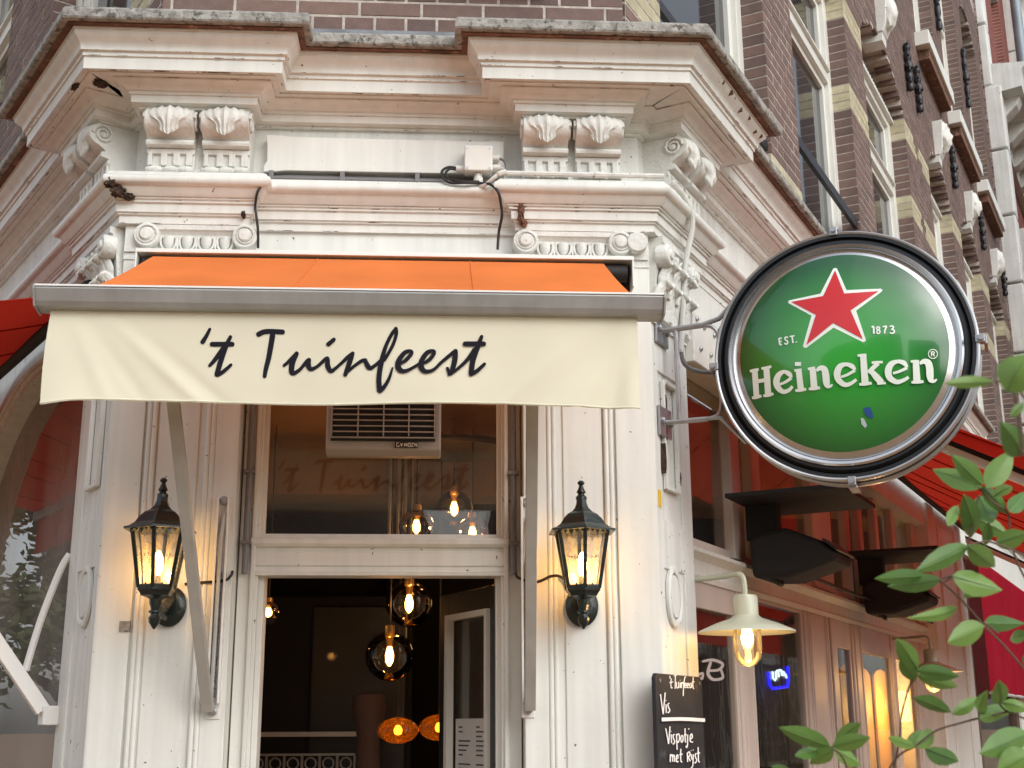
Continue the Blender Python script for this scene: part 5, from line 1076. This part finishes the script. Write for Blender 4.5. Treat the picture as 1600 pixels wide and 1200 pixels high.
tag(MB(FR).box((-.0 + .008, .0005, 2.235), (.034, .002, 2.29)).build('warning_sticker', YSTK), 'small yellow warning sticker on the right pilaster edge', 'sticker')
tag(MB(FC).box((-.792, -.011, 1.835), (-.760, .003, 1.868)).build('wall_bracket_plate', STONE), 'small square metal plate with a worn hole on the left pilaster', 'plate')
# ================================================================== swan neck lamps on the right shopfront
def swan(s, z, label, en=.4):
    o = .20; T = thing('swan_neck_lamp', label, 'wall lamp', FR(s, 0, z), 'sage green swan neck lamps')
    MB(FR).tube(bez([(s+.10, -.02, z+.155), (s+.06, .10, z+.156), (s+.01, .17, z+.156), (s, .195, z+.145), (s, .20, z+.11), (s, .20, z+.08)], 6), .009, 10).build('arm', SAGE, T, smooth=True)
    MB(FR).lathe([(.02, .088), (.037, .084), (.040, .076), (.040, .020), (.052, .010), (.10, -.006), (.155, -.030), (.158, -.036), (.150, -.034), (.09, -.014), (.04, -.004), (.02, -.004)], (s, .20, z), 40).build('shade', SAGE, T, smooth=True, ang=50)
    MB(FR).lathe([(.045, -.006), (.046, -.05), (.046, -.09), (.040, -.118), (.024, -.138), (.0, -.145)], (s, .20, z), 24, cap=False).build('glass_jar', CLEARG, T, smooth=True)
    MB(FR).lathe([(.004, -.015), (.014, -.025), (.020, -.05), (.018, -.066), (.008, -.080), (.002, -.084)], (s, .20, z), 14).build('bulb', BULB, T, smooth=True)
    l = bpy.data.lights.new('lamp_light', 'POINT'); l.energy = en; l.color = (1, .56, .22); l.shadow_soft_size = .02
    lo = bpy.data.objects.new('lamp_light', l); scn.collection.objects.link(lo); lo.parent = T; q = FR(s, .20, z-.10)-FR(s, 0, z); lo.location = q
swan(.245, 1.875, 'nearer sage green swan neck lamp with a glass jar, beside the blackboard'); swan(3.55, 1.86, 'further sage green swan neck lamp glowing behind the shrub leaves', 2.2)
# ================================================================== black speakers under board shelves
def speaker(s, label):
    T = thing('outdoor_speaker', label, 'speaker', FR(s, 0, 2.1), 'black speakers on the shopfront')
    MB(FR).box((s-.12, -.06, 2.400), (s+.42, .40, 2.418)).build('shelf_board', BLACKP, T, bevel=.003)
    MB(FR).box((s+.10, -.05, 2.26), (s+.16, .08, 2.40)).build('bracket', BLACKP, T, bevel=.003)
    m = MB(FR); m.ext_s([(-.03, 2.255), (.02, 2.285), (.12, 2.295), (.26, 2.235), (.32, 2.185), (.30, 2.155), (.12, 2.10), (-.02, 2.105)], s+.05, s+.33); c_ = m.build('speaker_cabinet', BLACKP, T, bevel=.02)
    m = MB(FR); m.ext_s([(.265, 2.236), (.318, 2.190), (.324, 2.194), (.271, 2.242)], s+.04, s+.32); m.build('grille', BLACK, c_)
    MB(FR).tube(bez([(s+.1, .0, 2.15), (s+.12, .06, 2.09), (s+.25, .04, 2.10), (s+.32, -.02, 2.17)], 6), .009, 6).build('cord', CABLE, T, smooth=True)
    return T
speaker(1.0, 'nearer black speaker hanging under a flat black board below the round sign'); speaker(2.95, 'further black speaker under a black board, half hidden by shrub leaves')
cable(FR, [(1.2, .01, 2.20), (1.8, .012, 2.185), (2.6, .012, 2.18), (3.4, .012, 2.185), (4.8, .01, 2.18)], .009, 'black cable running along the shopfront transom')
# ================================================================== air vent in the transom window
AC = thing('wall_fan_unit', 'boxy extractor fan with a slatted grille set in the window above the door', 'fan', FC(.0, -.08, 2.38))
MB(FC).ext_s([(-.2, 2.44), (-.2, 2.95), (-.045, 2.95), (-.03, 2.62), (-.045, 2.425), (-.075, 2.408), (-.12, 2.408), (-.14, 2.44)], -.185, .190).build('housing', mat('shaded_grey_casing', (.40, .38, .36), .5, var=.1), AC, bevel=.006)  # casing grey set darker in the colour to stand for shade
MB(FC).box((-.168, -.040, 2.450), (.172, -.028, 2.80)).build('grille_recess', BLACKP, AC)
for k in range(18): MB(FC).box((-.168, -.030, 2.456+k*.019), (.172, -.016, 2.4595+k*.019)).build('slat', ALU, AC)
for s in (-.165, -.08, .003, .085, .169): MB(FC).box((s-.002, -.033, 2.462), (s+.002, -.012, 2.81)).build('grille_bar', ALU, AC)
bg_ = MB(FC).box((.04, -.040, 2.428), (.115, -.0330, 2.446)).build('badge', BLACK, AC)
def amap(x, y, lf): return (.043+x*.0036, -.0325+lf, 2.446-y*.0036)
bm_ = MB(FC); brush(bm_, [[(3, 1, .7), (1, 1, .7), (1, 4, .7), (3, 4, .7), (3, 3, .7)], [(4.5, 1, .7), (5.2, 4, .7)], [(5.2, 4, .7), (6, 1, .7)], [(8, 4, .7), (8, 1, .7), (9, 3, .7), (10, 1, .7), (10, 4, .7)], [(11.5, 1, .7), (11.2, 4, .7), (13, 4, .7), (13, 1, .7), (11.5, 1, .7)], [(14, 1, .7), (16, 1, .7), (14, 4, .7), (16, 4, .7)], [(17.2, 4, .7), (17.2, 1, .7), (19, 4, .7), (19, 1, .7)]], amap, 3, rounded=False); bm_.build('badge_lettering', PVCW, bg_, recalc=False)
# ================================================================== things indoors
def pendant(x, y, z, r, label, kind='globe', ztop=2.86):
    T = thing('pendant_lamp', label, 'pendant lamp', (x, y, z), 'glass pendant lamps behind the door')
    if kind == 'globe':
        MB().lathe([(.02, r*.97)]+[(r*math.sin(R(a)), r*math.cos(R(a))) for a in range(15, 181, 11)], (x, y, z), 28, cap=False).build('glass_globe', SMOKE, T, smooth=True)
        MB().lathe([(.004, r*.45), (.010, r*.35), (.017, r*.05), (.015, -r*.2), (.004, -r*.38)], (x, y, z), 12).build('bulb', BULBS, T, smooth=True)
        MB().lathe([(.018, r*1.25), (.020, r*.8), (.014, r*.75), (.013, r*.4), (0, r*.4)], (x, y, z), 14).build('socket', mat('brass_%d' % int(z*1000), (.5, .3, .1), .3, metal=.9), T, smooth=True)
    else:
        MB().lathe([(r*math.sin(R(a)), r*.62*math.cos(R(a))) for a in range(12, 181, 12)], (x, y, z), 28, cap=False).build('amber_shade', AMBER, T, smooth=True)
        MB().lathe([(.001, -r*.22), (.014, -r*.16), (.018, r*.02), (.010, r*.2), (.001, r*.25)], (x, y, z), 12).build('bulb', BULBS, T, smooth=True)
    MB().tube([(x, y, z+r*.5), (x, y, ztop)], .004, 6).build('cord', CABLE, T)
    l = bpy.data.lights.new('pendant_light', 'POINT'); l.energy = (1.0 if z > 2.2 else .5) if kind == 'globe' else .06; l.color = (1, .5, .18); l.shadow_soft_size = .012; lo = bpy.data.objects.new('pendant_light', l); scn.collection.objects.link(lo); lo.parent = T; lo.location = (0, -.03, 0)
    return T
pendant(.07, 1.25, 2.035, .094, 'upper smoked glass globe pendant just below the door lintel'); pendant(-.004, 1.2, 1.822, .098, 'lower smoked glass globe pendant in the middle of the doorway')
pendant(.095, 1.3, 2.36, .075, 'lit open globe pendant behind the transom window, left of its cluster'); pendant(.255, 1.5, 2.47, .080, 'tall clear globe pendant behind the transom window, middle of its cluster'); pendant(.33, 1.3, 2.335, .068, 'small globe pendant behind the transom window, right of its cluster')
pendant(.03, 1.4, 1.535, .085, 'glowing amber pendant low in the middle of the doorway', 'amber'); pendant(.20, 1.7, 1.545, .09, 'glowing amber pendant half hidden behind the open door leaf', 'amber')
pendant(-.545, 1.6, 2.03, .05, 'small lit globe at the left edge of the doorway')
CN = thing('ceiling_rose', 'wide dark oval ceiling plate that the pendant cluster hangs from', 'ceiling plate', (.26, 1.5, 2.72)); MB().lathe([(.0, 0), (.235, 0), (.245, .012), (.23, .03), (.0, .035)], (.26, 1.5, 2.725), 40, cap=False).build('plate', mat('dark_brown_lacquer', (.035, .022, .016), .35), CN, smooth=True); MB().tube([(.26, 1.5, 2.75), (.26, 1.5, 2.88)], .02, 8).build('stem', BLACKP, CN)
for k, x in enumerate((-.04, .0, .03, .06)): tag(MB().tube([(x, 1.9, 2.3), (x, 1.9, 2.86)], .010, 8).build('hanging_tube', ALU, smooth=True), ['leftmost', 'second from left', 'second from right', 'rightmost'][k]+' of four slim metal tubes hanging behind the transom window', 'tube', 'metal tubes behind the transom window')
RL = thing('balustrade', 'dark wrought iron balustrade with a pale rail deep inside the doorway', 'railing', (-.7, 3.2, 0))
MB().box((-1.3, 3.18, 1.50), (-.12, 3.24, 1.525)).build('handrail', PVCW, RL)
MB().box((-1.3, 3.20, 1.40), (-.25, 3.22, 1.412)).build('top_bar', ARMG, RL)
for k in range(11):
    x = -1.2+k*.095; MB().tube([(x, 3.21, .8), (x, 3.21, 1.40)], .008, 6).build('baluster', ARMG, RL)
    MB().tube([(x+.047+.03*math.cos(a), 3.21, 1.36+.03*math.sin(a)) for a in [R(q) for q in range(0, 361, 40)]], .005, 5).build('scroll', ARMG, RL)
for k in range(10):
    x = -1.15+k*.095; MB().tube([(x+.047+.04*math.cos(a), 3.21, 1.24+.04*math.sin(a)) for a in [R(q) for q in range(0, 181, 30)]], .005, 5).build('arch_bar', ARMG, RL)
PD = tag(MB().lathe([(.07, 0), (.055, .5), (.05, 1.0), (.06, 1.35), (.055, 1.5), (.085, 1.64), (.075, 1.70), (.03, 1.71)], (-.14, 2.4, 0), 20).build('carved_post', INTP, smooth=True), 'pale brown slender carved post inside the doorway', 'post')
CB = thing('cupboard', 'tall black cupboard with framed door against the wall inside the doorway', 'cupboard', (-.45, 3.4, 0)); MB().box((-.85, 3.4, 0), (.05, 3.7, 2.28)).build('carcass', BLACKP, CB, bevel=.01); MB().box((-.52, 3.37, .9), (.02, 3.4, 2.22)).build('door', DARKD, CB, bevel=.01)
for x0, x1, z0, z1, lb in ((-1.05, -.88, 2.0, 2.3, 'small dark framed picture at the left of the doorway'), (-1.06, -.86, 1.66, 1.9, 'reddish framed picture below the dark one at the left of the doorway')):
    T = thing('picture', lb, 'picture', ((x0+x1)/2, 3.3, z0)); MB().box((x0, 3.28, z0), (x1, 3.31, z1)).build('frame', BLACKP, T); MB().box((x0+.02, 3.275, z0+.02), (x1-.02, 3.279, z1-.02)).build('print', mat('print_%d' % int(z0*100), (.12, .05, .05) if z0 < 1.8 else (.08, .08, .1), .6, var=.6, vscale=20), T)
# blue neon and chalk menu behind the right shop window
NE = thing('neon_sign', 'small blue framed neon sign with white letters behind the right shop window', 'neon sign', FR(2.8, -.42, 1.75))
def nmap(px, py, of=-.40): s, z = onR(px, py, of); return (s, of, z)
MB(FR).tube([nmap(1201, 1050), nmap(1203, 1070), nmap(1207, 1076), nmap(1230, 1073), nmap(1232, 1066), nmap(1231, 1041)], .008, 6).build('frame_tube', NEONB, NE, smooth=True)
for k, pts in enumerate([[(1207, 1049), (1208, 1060), (1211, 1063), (1213, 1060), (1212, 1049)], [(1216, 1050), (1217, 1058)], [(1214, 1048), (1220, 1047)], [(1221, 1047), (1222, 1056)], [(1221, 1050), (1225, 1050), (1226, 1056)], [(1227, 1053), (1229, 1059)]]):
    MB(FR).tube([nmap(*p) for p in pts], .0055, 6).build('letter_tube', NEONW, NE, smooth=True)
NE2 = thing('neon_sign', 'tiny pink and blue neon sign behind the last window at the right edge', 'neon sign', FR(8.0, -.5, 1.75))
MB(FR).tube([nmap(x, y) for x, y in ((1576, 1122), (1575, 1136), (1580, 1140), (1592, 1139), (1593, 1120), (1576, 1122))], .02, 6).build('frame_tube', NEONB, NE2, smooth=True); MB(FR).tube([nmap(x, y) for x, y in ((1582, 1126), (1582, 1135), (1588, 1135), (1588, 1126))], .018, 6).build('letter_tube', NEONR, NE2, smooth=True)
CM = thing('chalk_menu', 'large dark chalk menu board standing behind the glass of the right shop window', 'blackboard', FR(1.7, -.45, .9)); MB(FR).box((1.25, -.47, .9), (3.7, -.45, 2.06)).build('board', BOARD, CM)
def cmap(x, y, lf): s, z = onR(1160+x/6.67, 1020+y/6.67, -.4495); return (s, -.449+lf, z)
cs_ = [[(270, 485), (290, 540), (330, 570), (350, 640), (400, 690), (415, 745)], [(300, 480), (330, 530), (370, 560)], [(165, 560), (205, 590), (240, 620), (262, 560)], [(165, 670), (240, 620), (256, 650)], [(190, 590), (176, 600), (190, 615), (186, 640)],
       [(175, 780), (190, 810), (200, 780)], [(225, 780), (212, 800), (228, 812), (232, 780), (232, 812)], [(250, 780), (255, 815), (270, 780), (265, 860), (248, 880)], [(285, 800), (305, 790), (295, 775), (285, 800), (300, 820), (315, 812)],
       [(175, 950), (178, 920), (190, 925), (192, 950)], [(228, 925), (215, 930), (230, 950), (218, 965)], [(240, 965), (240, 930), (252, 930), (254, 965), (258, 932), (268, 935), (270, 965)], [(290, 935), (280, 950), (292, 965), (298, 935), (300, 965)], [(312, 900), (314, 965)], [(330, 935), (325, 965), (342, 965), (345, 935)], [(360, 965), (360, 930), (375, 935), (376, 965)], [(395, 930), (392, 960), (405, 960), (410, 930), (400, 1020), (385, 1028)], [(440, 890), (445, 985), (460, 1000)], [(425, 930), (455, 925)], [(270, 1100), (262, 1120), (280, 1140), (270, 1160)], [(290, 1085), (285, 1110), (300, 1140), (295, 1160)]]
hm = MB(FR); brush(hm, [[(a, b, 9) for a, b in q] for q in cs_], cmap, 4, rounded=False); hm.build('chalk_drawing', CHALKR, CM, recalc=False)
# reflection of the red awning's valance script, painted onto the first pane
def gmap(x, y, lf): s, z = onR(1060+x/2.4, 700+y/2.4, SO-.0195); return (s, SO-.0195+lf, z)
gw = MB(FR); brush(gw, [[(92, 800, 9), (130, 795, 11), (165, 810, 11), (150, 832, 10), (110, 835, 9)], [(120, 805, 10), (110, 845, 12), (130, 868, 11), (165, 862, 10), (160, 835, 9)], [(75, 850, 9), (90, 845, 9), (88, 865, 9), (78, 862, 9)]], gmap, 6); tag(gw.build('painted_script_reflection', GREYT, recalc=False), 'painted reflection of awning script on the pane behind the swan neck lamp', 'lettering')
for F, s, o, z, e in ((FR, 4.75, -.20, 1.66, 7.0), (FR, 2.2, -1.6, 2.2, 1.5)):  # added point lights without fittings, the first to brighten the ochre panels
    l = bpy.data.lights.new('inside_fill_light', 'POINT'); l.energy = e; l.color = (1, .55, .18); l.shadow_soft_size = .1; lo = bpy.data.objects.new('inside_fill_light', l); scn.collection.objects.link(lo); lo.location = F(s, o, z)
# ================================================================== shrub in the foreground
SH = thing('shrub', 'leafy green shrub branches reaching in from the lower right corner', 'shrub', (1.25, -2.6, 0))
def at(px, py, d): r_ = ray(px, py).normalized(); return CAM+r_*(d/(r_.dot(fw)))
rs = random.Random(11)
def shrub_leaf(x0, y0, x1, y1, wpx, d, roll=None):
    A_, B_ = at(x0, y0, d), at(x1, y1, d+rs.uniform(-.05, .05)); L = (B_-A_).length; ax = (B_-A_)/L; view = (A_-CAM).normalized()
    side = ax.cross(view).normalized(); nrm = side.cross(ax); rl = rs.uniform(-.45, .45) if roll is None else roll
    wm = wpx/FPX*d/math.cos(rl)/2; side, nrm = side*math.cos(rl)+nrm*math.sin(rl), nrm*math.cos(rl)-side*math.sin(rl)
    vs = []; nu, nv = 7, 11; cv = rs.uniform(.02, .10)*rs.choice((1, 1, -1))
    for j in range(nv):
        t = j/(nv-1); wd_ = wm*(math.sin(math.pi*min(1, t*1.02+.0)**.85)**.8 if 0 < t < 1 else .02)
        c = A_+ax*L*t+nrm*(cv*L*math.sin(t*math.pi))
        for i in range(nu): u = i/(nu-1)*2-1; vs.append(tuple(c+side*wd_*u-nrm*(.32*wm*(1-abs(u))-.06*wm*math.sin(t*28)*abs(u))*math.sin(math.pi*t)))
    m = MB(); m.add(vs, [(j*nu+i, j*nu+i+1, (j+1)*nu+i+1, (j+1)*nu+i) for j in range(nv-1) for i in range(nu-1)])
    lf = m.build('leaf', LEAF, SH, smooth=True, recalc=False, ang=60)
    pc = vs[nu//2::nu]
    MB().tube([tuple(Vector(p)) for p in pc[:-1]], [.0009-.00006*k for k in range(len(pc)-1)], 4).build('midrib', LEAF, lf, smooth=True)
LV = [(1552,596,1475,599,20,.9),(1572,612,1612,552,62,.75),(1600,630,1578,652,14,.8),(1594,712,1562,658,38,.9),(1541,762,1583,703,36,1.3),(1536,757,1486,710,28,1.3),(1534,762,1457,733,32,1.3),(1533,760,1574,803,24,1.32),(1577,800,1608,766,26,1.3),(1553,776,1581,760,18,1.3),(1506,773,1518,840,32,1.28),(1497,790,1481,822,18,1.3),(1530,774,1550,818,36,1.36),(1526,810,1576,836,28,1.36),(1514,853,1430,893,32,1.25),(1512,852,1555,886,34,1.24),(1555,850,1606,833,30,1.3),(1538,852,1545,815,16,1.35),
      (1447,899,1366,904,24,1.28),(1470,905,1386,916,28,1.26),(1488,900,1566,922,38,1.26),(1532,905,1506,934,26,1.32),(1495,950,1416,966,20,1.3),(1538,978,1480,1004,36,1.28),(1538,973,1602,974,26,1.3),(1606,990,1578,1000,20,1.3),(1434,1046,1400,997,30,1.35),(1430,1064,1406,1027,24,1.36),(1432,1047,1499,1057,26,1.34),(1433,1054,1497,1073,22,1.35),(1486,1113,1426,1090,22,1.35),(1488,1116,1528,1090,20,1.36),(1531,1116,1543,1078,20,1.36),(1562,1100,1560,1062,26,1.36),(1530,1122,1590,1106,26,1.34),(1566,1098,1608,1110,20,1.36),(1608,1146,1530,1178,42,1.15),(1612,1178,1558,1206,46,1.12),
      (1297,1166,1216,1136,28,1.3),(1300,1167,1360,1152,26,1.3),(1305,1160,1345,1129,22,1.34),(1282,1170,1242,1181,18,1.32),(1302,1170,1265,1194,26,1.3),(1305,1172,1346,1196,24,1.32),(1238,1206,1204,1197,14,1.3),(1430,1166,1387,1152,16,1.36),(1430,1166,1459,1142,24,1.36),(1446,1170,1498,1190,28,1.34),(1420,1168,1440,1140,18,1.37),(1600,1040,1620,1020,20,1.3)]
for a in LV: shrub_leaf(*a)
m = MB()
for pts, r_ in (([(1600,1045),(1570,1010),(1538,978),(1500,935),(1466,905)], 1.29), ([(1640,1090),(1600,1045)], 1.29), ([(1475,760+150),(1488,900),(1466,905)], 1.28), ([(1435,1048),(1420,1075),(1408,1120),(1406,1150),(1395,1210)], 1.36), ([(1380,1215),(1405,1180),(1430,1166),(1462,1142),(1500,1130),(1530,1122),(1575,1112)], 1.36), ([(1530,762),(1552,785),(1575,803),(1580,850),(1600,900),(1640,960)], 1.31), ([(1295,1166),(1312,1178),(1322,1195),(1330,1230)], 1.31), ([(1555,596),(1580,600),(1600,620),(1615,650)], .88), ([(1512,853),(1540,846),(1558,850),(1600,868),(1640,900)], 1.26), ([(1575,560),(1590,640),(1598,712)], .86), ([(1530,774),(1522,800),(1512,853)], 1.3), ([(1538,978),(1538,973),(1560,990)], 1.29), ([(1602,1146),(1640,1140)], 1.15), ([(1562,1100),(1575,1112),(1620,1130)], 1.36)):
    MB().tube(bez([tuple(at(x, y, r_)) for x, y in pts], 5), .0011, 6).build('twig', BARK, SH, smooth=True)
m = MB()
for p in ((1640, 960, 1.31), (1640, 1090, 1.29), (1380, 1215, 1.36), (1395, 1210, 1.36), (1330, 1230, 1.31), (1615, 650, .88), (1640, 900, 1.26), (1640, 1140, 1.15), (1620, 1130, 1.36)):
    q = at(*p); MB().tube(bez([tuple(q), (q.x*.5+.62, q.y*.5-1.3, q.z*.5+.45), (1.25, -2.6, .05)], 6), [.0016+.0004*k for k in range(13)], 6).build('stem', BARK, SH, smooth=True)
